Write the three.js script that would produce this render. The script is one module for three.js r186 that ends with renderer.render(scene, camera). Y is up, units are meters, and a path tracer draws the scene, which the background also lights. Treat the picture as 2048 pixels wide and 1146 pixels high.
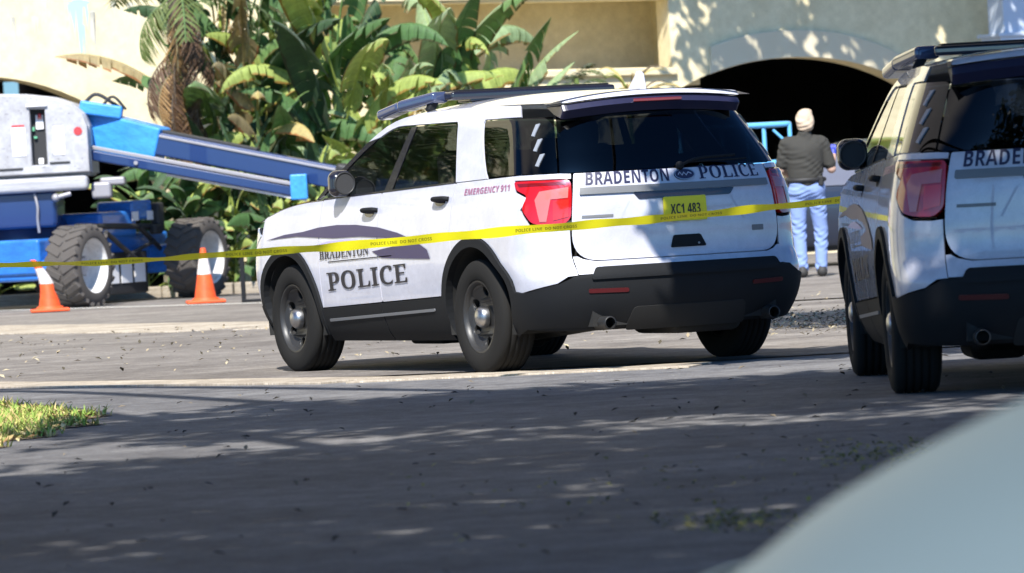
import * as THREE from 'three';
import { Sky } from 'three/addons/objects/Sky.js';
import { FontLoader } from 'three/addons/loaders/FontLoader.js';
import { MarchingCubes } from 'three/addons/objects/MarchingCubes.js';
import { RoundedBoxGeometry } from 'three/addons/geometries/RoundedBoxGeometry.js';
import { mergeGeometries, mergeVertices } from 'three/addons/utils/BufferGeometryUtils.js';

// ---------------------------------------------------------------- camera, sky, sun, exposure
const scene = new THREE.Scene();
const camera = new THREE.PerspectiveCamera(5.467, 1024 / 573, 0.5, 2500);
camera.position.set(0, 1.22, 0);
camera.rotation.order = 'YXZ';
camera.rotation.set(-0.0178, 0, -0.0548);
camera.focus = 40;
camera.userData.fStop = 6.2;
const renderer = new THREE.WebGLRenderer({ antialias: true });
renderer.toneMapping = THREE.LinearToneMapping;
renderer.toneMappingExposure = 1.95;
renderer.shadowMap.enabled = true;
const AZ = 8 * Math.PI / 180, EL = 47 * Math.PI / 180;
const SUN = new THREE.Vector3(-Math.sin(AZ) * Math.cos(EL), Math.sin(EL), Math.cos(AZ) * Math.cos(EL));
const sky = new Sky();
sky.name = 'sky';
sky.scale.setScalar(2000);
sky.material.uniforms.turbidity.value = 6;
sky.material.uniforms.rayleigh.value = 0.8;
sky.material.uniforms.mieCoefficient.value = 0.004;
sky.material.uniforms.sunPosition.value.copy(SUN);
sky.userData.kind = 'structure';
scene.add(sky);
scene.environmentIntensity = 0.12;
const sun = new THREE.DirectionalLight(new THREE.Color(1, 0.95, 0.86), 4.6);
sun.position.copy(SUN).multiplyScalar(120).add(new THREE.Vector3(0, 0, -45));
sun.target.position.set(0, 0, -45);
sun.castShadow = true;
Object.assign(sun.shadow.camera, { left: -45, right: 45, top: 60, bottom: -60, near: 1, far: 260 });
sun.shadow.mapSize.set(4096, 4096);
scene.add(sun, sun.target);

// ---------------------------------------------------------------- helpers
function rng(seed) { let a = seed >>> 0; return () => { a = (a + 0x6D2B79F5) >>> 0; let t = a; t = Math.imul(t ^ (t >>> 15), t | 1); t ^= t + Math.imul(t ^ (t >>> 7), t | 61); return ((t ^ (t >>> 14)) >>> 0) / 4294967296; }; }
const V = (x, y, z) => new THREE.Vector3(x, y, z);
const rgb = (r, g, b) => new THREE.Color().setRGB(r, g, b);
const std = (r, g, b, rough = 0.8, extra = {}) => new THREE.MeshStandardMaterial({ color: rgb(r, g, b), roughness: rough, side: THREE.DoubleSide, ...extra });
const phy = (r, g, b, rough = 0.5, extra = {}) => new THREE.MeshPhysicalMaterial({ color: rgb(r, g, b), roughness: rough, side: THREE.DoubleSide, ...extra });
const taken = {};
function numbered(n) { taken[n] = (taken[n] || 0) + 1; return taken[n] === 1 ? n : n + '_' + String(taken[n] - 1).padStart(3, '0'); }
function thing(name, label, category, p = [0, 0, 0], turn = 0, group) {
  const o = new THREE.Group(); o.name = numbered(name); o.position.set(...p); o.rotation.y = turn;
  o.userData = { label, category }; if (group) o.userData.group = group; scene.add(o); return o;
}
function part(name, geo, m, parent) {
  const o = new THREE.Mesh(geo, m); o.name = name; o.castShadow = o.receiveShadow = true; parent.add(o); return o;
}
function structure(name, geo, m) { const o = part(numbered(name), geo, m, scene); o.userData.kind = 'structure'; return o; }
function box(w, h, d, x = 0, y = 0, z = 0, r = 0) {
  const g = r ? new RoundedBoxGeometry(w, h, d, 2, r) : new THREE.BoxGeometry(w, h, d); g.translate(x, y, z); return g;
}
const plain = g => { const n = g.index ? g.toNonIndexed() : g; for (const k of Object.keys(n.attributes)) if (!['position', 'normal', 'uv'].includes(k)) n.deleteAttribute(k); if (!n.attributes.uv) n.setAttribute('uv', new THREE.BufferAttribute(new Float32Array(n.attributes.position.count * 2), 2)); return n; };
const merge = list => mergeGeometries(list.map(plain));
function beam(a, b, w, h, r = 0.01) { // box from a to b
  const L = a.distanceTo(b), g = new RoundedBoxGeometry(L, h, w, 2, r), m = new THREE.Matrix4(), x = b.clone().sub(a).normalize();
  const z = x.clone().cross(V(0, 1, 0)).normalize(), y = z.clone().cross(x); m.makeBasis(x, y, z).setPosition(a.clone().add(b).multiplyScalar(0.5)); return g.applyMatrix4(m);
}
const tube = (pts, r, seg = 24, rad = 8, closed = false, tension = 0.5) => new THREE.TubeGeometry(new THREE.CatmullRomCurve3(pts, closed, 'catmullrom', tension), seg, r, rad, closed);
function bar(a, b, r, n = 8) { const g = new THREE.CylinderGeometry(r, r, a.distanceTo(b), n); const q = new THREE.Quaternion().setFromUnitVectors(V(0, 1, 0), b.clone().sub(a).normalize()); return g.applyQuaternion(q).translate((a.x + b.x) / 2, (a.y + b.y) / 2, (a.z + b.z) / 2); }
function tab(rows) { // smooth table lookup
  const x = rows.map(r => r[0]), y = rows.map(r => r[1]), n = x.length;
  const m = y.map((_, i) => i === 0 ? (y[1] - y[0]) / (x[1] - x[0]) : i === n - 1 ? (y[i] - y[i - 1]) / (x[i] - x[i - 1]) : (((y[i + 1] - y[i]) * (y[i] - y[i - 1])) <= 0 ? 0 : (y[i + 1] - y[i - 1]) / (x[i + 1] - x[i - 1])));
  return t => {
    if (t <= x[0]) return y[0]; if (t >= x[n - 1]) return y[n - 1];
    let i = 0; while (t > x[i + 1]) i++;
    const h = x[i + 1] - x[i], s = (t - x[i]) / h, s2 = s * s, s3 = s2 * s;
    return (2 * s3 - 3 * s2 + 1) * y[i] + (s3 - 2 * s2 + s) * h * m[i] + (3 * s2 - 2 * s3) * y[i + 1] + (s3 - s2) * h * m[i + 1];
  };
}
// tiling value noise
function noise2(seed, period) {
  const r = rng(seed), g = new Float32Array(period * period).map(() => r());
  const s = t => t * t * (3 - 2 * t);
  return (x, y) => {
    const x0 = Math.floor(x), y0 = Math.floor(y), fx = s(x - x0), fy = s(y - y0), w = v => ((v % period) + period) % period;
    const a = g[w(y0) * period + w(x0)], b = g[w(y0) * period + w(x0 + 1)], c = g[w(y0 + 1) * period + w(x0)], d = g[w(y0 + 1) * period + w(x0 + 1)];
    return (a + (b - a) * fx) * (1 - fy) + (c + (d - c) * fx) * fy;
  };
}
function tex(size, fn, srgb = true, repeat = 1) {
  const d = new Uint8Array(size * size * 4);
  for (let j = 0; j < size; j++) for (let i = 0; i < size; i++) { const c = fn(i / size, j / size, i, j), k = (j * size + i) * 4; d[k] = c[0]; d[k + 1] = c[1]; d[k + 2] = c[2]; d[k + 3] = 255; }
  const t = new THREE.DataTexture(d, size, size); t.wrapS = t.wrapT = THREE.RepeatWrapping; t.magFilter = THREE.LinearFilter; t.minFilter = THREE.LinearMipmapLinearFilter; t.generateMipmaps = true;
  if (srgb) t.colorSpace = THREE.SRGBColorSpace; t.repeat.set(repeat, repeat); t.needsUpdate = true; return t;
}
const clamp = (v, a = 0, b = 255) => Math.max(a, Math.min(b, v));

// ---- shapes on a curved surface: outline in (u, y), cut into small triangles and laid on map(u, y, offset)
function layShapes(shapes, map, { max = 0.06, off = 0, skirt = 0.012, flip = false } = {}) {
  const P = [], T = [];
  for (const s of shapes) {
    let o = s.o.map(p => new THREE.Vector2(p[0], p[1])), hs = (s.h || []).map(h => h.map(p => new THREE.Vector2(p[0], p[1])));
    o = o.filter((p, i) => p.distanceTo(o[(i + 1) % o.length]) > 1e-5); hs = hs.map(h => h.filter((p, i) => p.distanceTo(h[(i + 1) % h.length]) > 1e-5));
    if (THREE.ShapeUtils.isClockWise(o)) o.reverse(); hs.forEach(h => { if (!THREE.ShapeUtils.isClockWise(h)) h.reverse(); });
    const f = THREE.ShapeUtils.triangulateShape(o, hs), base = P.length; [o, ...hs].forEach(l => l.forEach(p => P.push([p.x, p.y])));
    f.forEach(t => T.push([t[0] + base, t[1] + base, t[2] + base]));
  }
  let tris = T;
  for (let pass = 0; pass < 8; pass++) {
    const mid = new Map(); let any = false;
    const cut = (a, b) => { const dx = P[a][0] - P[b][0], dy = P[a][1] - P[b][1]; if (dx * dx + dy * dy <= max * max) return -1; const k = a < b ? a + '_' + b : b + '_' + a; if (!mid.has(k)) { mid.set(k, P.length); P.push([(P[a][0] + P[b][0]) / 2, (P[a][1] + P[b][1]) / 2]); } any = true; return mid.get(k); };
    const out = [];
    for (const [a, b, c] of tris) {
      const ab = cut(a, b), bc = cut(b, c), ca = cut(c, a), n = (ab >= 0) + (bc >= 0) + (ca >= 0);
      if (n === 0) out.push([a, b, c]);
      else if (n === 3) out.push([a, ab, ca], [ab, b, bc], [ca, bc, c], [ab, bc, ca]);
      else if (n === 1) { if (ab >= 0) out.push([a, ab, c], [ab, b, c]); else if (bc >= 0) out.push([a, b, bc], [a, bc, c]); else out.push([a, b, ca], [ca, b, c]); }
      else if (ab < 0) out.push([c, ca, bc], [a, b, bc], [a, bc, ca]);
      else if (bc < 0) out.push([a, ab, ca], [ab, b, c], [ab, c, ca]);
      else out.push([b, bc, ab], [a, ab, bc], [a, bc, c]);
    }
    tris = out; if (!any) break;
  }
  const e = 0.004, pos = [], nor = [], uv = [], idx = [];
  const normalAt = (u, y) => { const a = map(u + e, y, off).sub(map(u - e, y, off)), b = map(u, y + e, off).sub(map(u, y - e, off)); return b.cross(a).normalize().multiplyScalar(flip ? -1 : 1); };
  const NN = [];
  for (const [u, y] of P) { const p = map(u, y, off), n = normalAt(u, y); pos.push(p.x, p.y, p.z); nor.push(n.x, n.y, n.z); uv.push(u, y); NN.push([p, n]); }
  const edges = new Map(), A = V(), B = V();
  for (let [a, b, c] of tris) {
    A.subVectors(NN[b][0], NN[a][0]); B.subVectors(NN[c][0], NN[a][0]); A.cross(B); if (A.lengthSq() < 1e-16) continue;
    if (A.dot(NN[a][1]) < 0) [b, c] = [c, b];
    idx.push(a, b, c);
    for (const [p, q] of [[a, b], [b, c], [c, a]]) { const k = p < q ? p + '_' + q : q + '_' + p; edges.set(k, edges.has(k) ? null : [p, q]); }
  }
  if (skirt) for (const v of edges.values()) if (v) {
    const [a, b] = v, pa = NN[a][0], pb = NN[b][0], qa = pa.clone().addScaledVector(NN[a][1], -skirt), qb = pb.clone().addScaledVector(NN[b][1], -skirt);
    const n = pb.clone().sub(pa).cross(NN[a][1]).normalize(), k = pos.length / 3;
    for (const p of [pa, pb, qb, qa]) { pos.push(p.x, p.y, p.z); nor.push(n.x, n.y, n.z); uv.push(0, 0); }
    idx.push(k + 2, k + 1, k, k + 3, k + 2, k);
  }
  const g = new THREE.BufferGeometry(); g.setAttribute('position', new THREE.Float32BufferAttribute(pos, 3)); g.setAttribute('normal', new THREE.Float32BufferAttribute(nor, 3)); g.setAttribute('uv', new THREE.Float32BufferAttribute(uv, 2)); g.setIndex(idx); return g;
}
function roundPoly(pts, r, n = 5) {
  const out = [];
  pts.forEach((p, i) => {
    const rr = p[2] ?? r, a = pts[(i + pts.length - 1) % pts.length], b = pts[(i + 1) % pts.length];
    if (!rr) { out.push([p[0], p[1]]); return; }
    const da = Math.hypot(a[0] - p[0], a[1] - p[1]), db = Math.hypot(b[0] - p[0], b[1] - p[1]), q = Math.min(rr, da * 0.45, db * 0.45);
    const s = [p[0] + (a[0] - p[0]) / da * q, p[1] + (a[1] - p[1]) / da * q], t = [p[0] + (b[0] - p[0]) / db * q, p[1] + (b[1] - p[1]) / db * q];
    for (let k = 0; k <= n; k++) { const f = k / n, g = 1 - f; out.push([g * g * s[0] + 2 * f * g * p[0] + f * f * t[0], g * g * s[1] + 2 * f * g * p[1] + f * f * t[1]]); }
  });
  return out;
}
const arc = (cx, cy, r, a0, a1, n = 18) => Array.from({ length: n + 1 }, (_, i) => { const a = (a0 + (a1 - a0) * i / n) * Math.PI / 180; return [cx + r * Math.cos(a), cy + r * Math.sin(a)]; });
function sheet(nu, nv, f) {
  const pos = [], uv = [], idx = [];
  for (let j = 0; j <= nv; j++) for (let i = 0; i <= nu; i++) { const p = f(i / nu, j / nv); pos.push(p.x, p.y, p.z); uv.push(p.x, p.z); }
  for (let j = 0; j < nv; j++) for (let i = 0; i < nu; i++) { const a = j * (nu + 1) + i; idx.push(a, a + 1, a + nu + 2, a, a + nu + 2, a + nu + 1); }
  const g = new THREE.BufferGeometry(); g.setAttribute('position', new THREE.Float32BufferAttribute(pos, 3)); g.setAttribute('uv', new THREE.Float32BufferAttribute(uv, 2)); g.setIndex(idx); g.computeVertexNormals(); return g;
}
// a body wrapped round in plan: u runs along the left flank (u = x), round the tail and back along the right flank
function makeWrap({ HW, XR, XF, a = 0.5, n = 3, ref = 0.9, bref = 0.97, u0 = 0.2, u1 = 2.9 }) {
  const table = [], N = 240; let L = 0, px = 0, pz = -bref;
  for (let i = 0; i <= N; i++) { const t = i / N * Math.PI / 2, r = Math.pow(Math.pow(Math.cos(t), n) + Math.pow(Math.sin(t), n), -1 / n), x = a * r * Math.sin(t), z = -bref * r * Math.cos(t); if (i) L += Math.hypot(x - px, z - pz); px = x; pz = z; table.push([L, r * Math.sin(t), r * Math.cos(t), z]); }
  const look = s => { s = Math.min(Math.max(s, 0), L); let lo = 0, hi = N; while (hi - lo > 1) { const m = (lo + hi) >> 1; if (table[m][0] <= s) lo = m; else hi = m; } const f = (s - table[lo][0]) / Math.max(1e-9, table[hi][0] - table[lo][0]); return [table[lo][1] + (table[hi][1] - table[lo][1]) * f, table[lo][2] + (table[hi][2] - table[lo][2]) * f]; };
  const sr0 = XR(ref) + a, sf0 = XF(ref) - a, uc = sr0 - L, uf = sf0 + L;
  const raw = (u, y) => {
    let m = 1; if (u < uc) { u = 2 * uc - u; m = -1; } if (u > uf) { u = 2 * uf - u; m = -m; }
    const w = HW(y);
    if (u < sr0) { const [sx, cz] = look(sr0 - u); return V(XR(y) + a - a * sx, y, -w * cz * m); }
    if (u > sf0) { const [sx, cz] = look(u - sf0); return V(XF(y) - a + a * sx, y, -w * cz * m); }
    let x = u; if (u < u0) x = u0 + (u - u0) * (u0 - XR(y) - a) / (u0 - sr0); else if (u > u1) x = u1 + (u - u1) * (XF(y) - a - u1) / (sf0 - u1);
    return V(x, y, -w * m);
  };
  const map = (u, y, off = 0) => {
    const p = raw(u, y); if (!off) return p; const e = 0.004;
    const nn = raw(u, y + e).sub(raw(u, y - e)).cross(raw(u + e, y).sub(raw(u - e, y))).normalize(); return p.addScaledVector(nn, off);
  };
  const RZ = z => { const s = Math.sign(z) || 1, zz = -Math.abs(z); let i = 0; while (i < N && table[i][3] < zz) i++; const u = sr0 - table[i][0]; return s < 0 ? u : 2 * uc - u; };
  const FZ = z => { const s = Math.sign(z) || 1, zz = -Math.abs(z); let i = 0; while (i < N && table[i][3] < zz) i++; const u = sf0 + table[i][0]; return s < 0 ? u : 2 * uf - u; };
  return { map, uc, uf, RZ, FZ, mirror: u => 2 * uc - u, sr0, sf0 };
}
const fontBold = await new FontLoader().loadAsync('fonts/droid/droid_sans_bold.typeface.json');
const fontSerif = await new FontLoader().loadAsync('fonts/droid/droid_serif_bold.typeface.json');
function lettering(text, font, size, width) { // outlines of a text in a box [0,width] x [0,size]
  const sh = font.generateShapes(text, size), list = []; let a = 1e9, b = -1e9;
  for (const s of sh) { const q = s.extractPoints(4); list.push({ o: q.shape.map(p => [p.x, p.y]), h: q.holes.map(h => h.map(p => [p.x, p.y])) }); q.shape.forEach(p => { a = Math.min(a, p.x); b = Math.max(b, p.x); }); }
  const k = width / (b - a); const f = p => [(p[0] - a) * k, p[1]];
  return list.map(s => ({ o: s.o.map(f), h: s.h.map(h => h.map(f)) }));
}
const moveShapes = (list, f) => list.map(s => ({ o: s.o.map(p => f(p[0], p[1])), h: (s.h || []).map(h => h.map(p => f(p[0], p[1]))) }));

// ---------------------------------------------------------------- surfaces
const nA = noise2(11, 8), nB = noise2(12, 32), nC = noise2(13, 128), nD = noise2(14, 512);
const asphaltTex = (r, g, b, amp, seed) => { const q = rng(seed); return tex(1024, (x, y) => { const v = (nA(x * 8, y * 8) - 0.5) * 26 * amp + (nB(x * 32, y * 32) - 0.5) * 22 * amp + (nC(x * 128, y * 128) - 0.5) * 24 * amp + (q() - 0.5) * 34 * amp + (q() > 0.985 ? 42 * amp : 0); return [clamp(r + v), clamp(g + v), clamp(b + v * 0.95)]; }); };
const reliefTex = tex(512, (x, y) => { const v = 128 + (nC(x * 128, y * 128) - 0.5) * 90 + (nD(x * 512, y * 512) - 0.5) * 130; return [clamp(v), clamp(v), clamp(v)]; }, false);
function metreUV(g, tile) { const p = g.attributes.position, uv = new Float32Array(p.count * 2); for (let i = 0; i < p.count; i++) { uv[i * 2] = p.getX(i) / tile; uv[i * 2 + 1] = p.getZ(i) / tile; } g.setAttribute('uv', new THREE.BufferAttribute(uv, 2)); return g; }
function flat(pts, y, tile = 6) { // polygon in (x, z) laid at height y
  const g = new THREE.ShapeGeometry(new THREE.Shape(pts.map(p => new THREE.Vector2(p[0], -p[1])))); g.rotateX(-Math.PI / 2); g.translate(0, y, 0); return metreUV(g, tile);
}
const M = {};
M.asphalt = std(1, 1, 1, 0.92, { map: asphaltTex(99, 98.5, 101, 1, 5), bumpMap: reliefTex, bumpScale: 0.006 });
M.lot = std(1, 1, 1, 0.93, { map: asphaltTex(113, 107, 102, 1, 6), bumpMap: reliefTex, bumpScale: 0.006 });
M.concrete = std(1, 1, 1, 0.9, { map: asphaltTex(158, 147, 132, 1.1, 7), bumpMap: reliefTex, bumpScale: 0.004 });
M.soil = std(1, 1, 1, 0.97, { map: asphaltTex(112, 96, 74, 1.3, 8), bumpMap: reliefTex, bumpScale: 0.02 });

// the ground: one wide sheet, with asphalt, concrete and soil laid on it
structure('ground', flat([[-600, 600], [600, 600], [600, -900], [-600, -900]], -0.02, 9), M.soil);
structure('driveway', flat([[-40, 12], [40, 12], [40, -41], [1.2, -38.0], [-1.0, -38.6], [-3.5, -41.6], [-40, -58]], 0, 7), M.asphalt);
structure('driveway_apron', flat([[-40, -58.3], [-3.5, -41.72], [-1.0, -38.72], [1.2, -38.12], [40, -41.12], [40, -53.4], [2.2, -53.2], [-2.3, -54.4], [-5.1, -59.2], [-40, -117]], 0.004, 8), M.lot);
{ // concrete edge strips, laid in bays with open joints
  const strip = structure('concrete_edging', flat([[-5.0, -43.0], [-4.92, -43.0], [-4.9, -43.1]], -0.01), M.concrete);
  const run = (pts, w, y) => {
    for (let i = 0; i + 1 < pts.length; i++) {
      const [x0, z0] = pts[i], [x1, z1] = pts[i + 1], L = Math.hypot(x1 - x0, z1 - z0), dx = (x1 - x0) / L, dz = (z1 - z0) / L, nb = Math.max(1, Math.round(L / 1.6));
      for (let k = 0; k < nb; k++) { const s = L * k / nb + 0.006, e = L * (k + 1) / nb - 0.006, h = 0.02 + 0.004 * ((k * 7) % 3); const g = box(e - s, h, w, 0, y - h / 2 + 0.001 * ((k * 5) % 3), 0, 0.005); g.rotateY(Math.atan2(-dz, dx)); g.translate(x0 + dx * (s + e) / 2, 0, z0 + dz * (s + e) / 2); part('slab', metreUV(g, 5), M.concrete, strip); }
    }
  };
  run([[-9.0, -50.2], [-3.5, -41.0], [-1.0, -37.9], [1.15, -37.3]], 0.6, 0.012);
  run([[-11.5, -70.4], [-5.1, -59.5], [-2.31, -54.7], [2.2, -53.5]], 1.7, 0.014);
}
structure('parking_lot', flat([[-40, -117.4], [-5.1, -59.6], [-2.3, -54.8], [2.2, -53.6], [40, -53.8], [40, -96], [5, -81], [-0.2, -79.1], [-40, -62]].map(p => p), 0.006, 8), M.lot);
M.paint = std(0.62, 0.6, 0.55, 0.8);
{ const g = []; g.push(flat([[-6.4, -70.9], [-6.4, -71.3], [-2.4, -66.0], [-2.4, -65.7]], 0.011)); structure('bay_line', merge(g), M.paint); }
structure('planting_bed', flat([[-9, -73.4], [-4.3, -74.0], [-2.5, -73.6], [1.4, -74.6], [2.0, -75.6], [2.0, -79.0], [-9, -75.2]], 0.05, 4), M.soil);
// kerb round the bed
{
  const k = thing('bed_kerb', 'pale concrete kerb along the planting bed behind the boom lift', 'kerb');
  const pts = [[-9, -73.3], [-4.3, -73.9], [-2.5, -73.5], [1.4, -74.5], [2.05, -75.6]];
  for (let i = 0; i + 1 < pts.length; i++) { const a = V(pts[i][0], 0.07, pts[i][1]), b = V(pts[i + 1][0], 0.07, pts[i + 1][1]), n = Math.max(1, Math.round(a.distanceTo(b) / 1.2)); for (let j = 0; j < n; j++) part('kerb_stone', beam(a.clone().lerp(b, (j + 0.012) / n), a.clone().lerp(b, (j + 0.988) / n), 0.16, 0.15, 0.02), M.concrete, k); }
}

// ---------------------------------------------------------------- the building
{
  const q = rng(77), nw = noise2(21, 16), nx = noise2(22, 64), drips = [];
  for (let i = 0; i < 46; i++) drips.push([q(), 0.5 + q() * 0.5, 0.05 + q() * 0.3, 0.002 + q() * 0.003]);
  M.stuccoTex = tex(1024, (x, y) => { let v = (nw(x * 16, y * 16) - 0.5) * 12 + (nx(x * 64, y * 64) - 0.5) * 9 + (nD(x * 512, y * 512) - 0.5) * 8; v *= 1.5; return [clamp(221 + v), clamp(207 + v), clamp(170 + v)]; });
  M.stucco = std(1, 1, 1, 0.95, { map: M.stuccoTex, bumpMap: reliefTex, bumpScale: 0.004 });
  M.trim = std(0.66, 0.58, 0.42, 0.9, { bumpMap: reliefTex, bumpScale: 0.003 });
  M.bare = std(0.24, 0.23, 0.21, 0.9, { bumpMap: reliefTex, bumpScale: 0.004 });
  M.stainGreen = std(0.38, 0.62, 0.5, 0.95); M.stainGrey = std(0.55, 0.53, 0.46, 0.95);
  // local frame: x along the facade, y up, z out of it; the right end lies farther back
  const b = thing('building', 'cream stucco building with two low arches and a long recessed opening', 'building', [0, 0, -79], 0.349);
  const A2 = (cx, half, spring, rise, n = 28) => Array.from({ length: n + 1 }, (_, i) => { const t = -1 + 2 * i / n; return [cx + half * t, spring + rise * Math.pow(1 - Math.pow(Math.abs(t), 2.1), 0.62)]; });
  const C = Math.cos(0.349), lx = X => X / C;
  const sh = new THREE.Shape([[-70, 0], [16, 0], [16, 18], [-70, 18]].map(p => new THREE.Vector2(...p)));
  const hole = pts => sh.holes.push(new THREE.Path(pts.map(p => new THREE.Vector2(...p))));
  const archR = [[lx(1.55), 0.0], ...A2(lx(3.85), lx(2.3), 1.35, 1.3), [lx(6.15), 0.0]].map(p => [p[0], Math.max(p[1], 0.02)]);
  const archL = [[lx(-9.4), 0.0], ...A2(lx(-6.9), lx(2.55), 1.2, 1.72), [lx(-4.35), 0.0]].map(p => [p[0], Math.max(p[1], 0.02)]);
  hole(archR.slice().reverse()); hole(archL.slice().reverse());
  const rec = [[lx(-2.3), 2.72], [lx(2.28), 2.60], [lx(2.28), 3.50], [lx(-2.3), 3.62]];
  hole(rec.slice().reverse());
  const wg = new THREE.ExtrudeGeometry(sh, { depth: 0.45, bevelEnabled: false }); wg.translate(0, 0, -0.45);
  { const p = wg.attributes.position, uv = wg.attributes.uv; for (let i = 0; i < p.count; i++) uv.setXY(i, p.getX(i) / 5 + p.getZ(i) / 5, p.getY(i) / 5); }
  part('wall', wg, M.stucco, b);
  // recess behind the long opening
  const rb = (w, h, d, x, y, z, name, m = M.stucco) => { const g = box(w, h, d, x, y, z); const p = g.attributes.position, uv = g.attributes.uv; for (let i = 0; i < p.count; i++) uv.setXY(i, p.getX(i) / 5 + p.getZ(i) / 5, p.getY(i) / 5); return part(name, g, m, b); };
  const W = lx(4.58);
  rb(W + 0.8, 1.5, 0.2, 0, 3.1, -1.65, 'recess_back'); rb(W + 0.8, 0.2, 1.2, 0, 3.86, -1.0, 'recess_ceiling'); rb(W + 0.8, 0.12, 1.2, 0, 2.5, -1.0, 'recess_floor');
  rb(0.2, 1.5, 1.2, -W / 2 - 0.45, 3.1, -1.02, 'recess_side'); rb(0.2, 1.5, 1.2, W / 2 + 0.45, 3.1, -1.02, 'recess_side');
  // garage inside
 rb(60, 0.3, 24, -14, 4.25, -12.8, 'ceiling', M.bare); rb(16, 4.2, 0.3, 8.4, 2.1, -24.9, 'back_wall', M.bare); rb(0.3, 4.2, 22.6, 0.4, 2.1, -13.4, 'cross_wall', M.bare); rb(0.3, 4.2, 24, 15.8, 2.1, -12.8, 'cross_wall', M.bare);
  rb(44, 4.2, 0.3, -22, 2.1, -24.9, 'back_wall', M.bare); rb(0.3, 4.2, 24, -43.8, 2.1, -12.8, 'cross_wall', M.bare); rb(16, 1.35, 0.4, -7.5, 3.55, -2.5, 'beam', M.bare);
  structure('garage_floor', flat([[-40, -66], [-0.2, -79.3], [16, -85.2], [7, -112], [-50, -92]], 0.004), M.lot);
  // trim band over the right arch
  const top = A2(lx(3.85), lx(2.42), 1.45, 1.56).filter(p => p[0] > lx(2.72) && p[0] < lx(5.98)), low = A2(lx(3.85), lx(2.3), 1.35, 1.3, 60).filter(p => p[0] > lx(2.72) && p[0] < lx(5.98));
  const ts = new THREE.Shape([...low.map(p => [p[0], p[1] + 0.004]), ...top.reverse()].map(p => new THREE.Vector2(...p)));
  const tg = new THREE.ExtrudeGeometry(ts, { depth: 0.05, bevelEnabled: true, bevelSize: 0.008, bevelThickness: 0.008, bevelSegments: 1 }); tg.translate(0, 0, 0.004);
  part('arch_band', tg, M.trim, b);
  // sills of the long opening
  part('sill', beam(V(lx(-2.34), 2.66, 0.03), V(lx(2.32), 2.54, 0.03), 0.1, 0.09, 0.012), M.stucco, b);
  part('lintel', beam(V(lx(-2.34), 3.70, 0.02), V(lx(2.32), 3.58, 0.02), 0.06, 0.1, 0.012), M.stucco, b);
  // weather stains: real blotches with ragged runs
  const blot = (x, y, w, run, seed, m) => { const r = rng(seed), o = []; for (let i = 0; i < 30; i++) { const a = i / 30 * Math.PI * 2, down = Math.sin(a) < 0; o.push(new THREE.Vector2(x + Math.cos(a) * w * (0.7 + r() * 0.5), y + Math.sin(a) * w * 0.35 * (0.7 + r() * 0.5) - (down && r() > 0.45 ? run * r() : 0))); } const g = new THREE.ShapeGeometry(new THREE.Shape(o)); g.translate(0, 0, 0.004); return g; };
  part('water_stain', blot(lx(-5.35), 3.78, 0.15, 0.6, 3, 0), M.stainGreen, b); part('water_stain', blot(lx(-5.33), 3.5, 0.035, 0.5, 4, 0).translate(0, 0, 0.002), M.stainGreen, b);
  for (let i = 0; i < 15; i++) part('water_stain', blot(lx(-7.2 + i * 0.2 + q() * 0.12), 3.62 + q() * 0.25, 0.025 + q() * 0.03, 0.25 + q() * 0.3, 30 + i, 0).translate(0, 0, -0.001 + 0.0001 * i), M.stainGrey, b);
  // pale blue pier at the right
  const pier = thing('pier', 'pale blue painted pier at the right end of the building', 'pier', [7.0, 0, -80.6], 0.349);
  M.paleBlue = std(0.5, 0.56, 0.66, 0.7);
  part('shaft', box(0.7, 8, 0.5, 0, 4, 0, 0.01), M.paleBlue, pier); part('collar', box(0.84, 0.3, 0.64, -0.02, 2.62, 0, 0.015), M.paleBlue, pier); part('collar_top', box(0.92, 0.05, 0.72, -0.02, 2.79, 0, 0.01), M.paleBlue, pier);
}

// ---------------------------------------------------------------- vehicles
M.white = phy(1, 1, 1, 0.34, { map: tex(512, (x, y) => { const v = (nA(x * 8, y * 8) - 0.5) * 9 + (nB(x * 32, y * 32) - 0.5) * 7 + (nC(x * 128, y * 128) - 0.5) * 6 - (nC(x * 128 + 40, y * 128) > 0.93 ? 14 : 0); return [clamp(190 + v), clamp(191 + v), clamp(203 + v)]; }), clearcoat: 1, clearcoatRoughness: 0.03 });
M.black = phy(0.012, 0.013, 0.015, 0.7, { specularIntensity: 0.35, bumpMap: reliefTex, bumpScale: 0.0006 });
M.gloss = phy(0.012, 0.012, 0.02, 0.2, { clearcoat: 0.8, clearcoatRoughness: 0.04 });
M.spoil = phy(0.02, 0.02, 0.05, 0.3, { clearcoat: 0.5 });
M.rubber = phy(0.017, 0.0165, 0.016, 0.9, { specularIntensity: 0.3 });
M.under = std(0.014, 0.014, 0.014, 0.9);
M.steel = std(0.035, 0.035, 0.036, 0.42, { metalness: 0.3 });
M.chrome = std(0.42, 0.42, 0.43, 0.34, { metalness: 1 });
M.alloy = std(0.45, 0.45, 0.46, 0.4, { metalness: 0.9 });
M.glass = phy(0.30, 0.33, 0.33, 0.02, { transmission: 1, thickness: 0, ior: 1.5 });
M.privacy = phy(0.035, 0.04, 0.048, 0.02, { transmission: 1, thickness: 0, ior: 1.5 });
M.red = phy(0.46, 0.008, 0.012, 0.12, { clearcoat: 1, clearcoatRoughness: 0.03 });
M.redDark = phy(0.16, 0.006, 0.008, 0.15, { clearcoat: 1 });
M.paleMark = phy(0.22, 0.24, 0.28, 0.2, { clearcoat: 0.5 }); M.redDeep = phy(0.07, 0.006, 0.008, 0.3); M.redBright = phy(0.70, 0.02, 0.015, 0.12, { clearcoat: 1 });
M.lens = phy(0.50, 0.14, 0.13, 0.15, { clearcoat: 1 });
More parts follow.
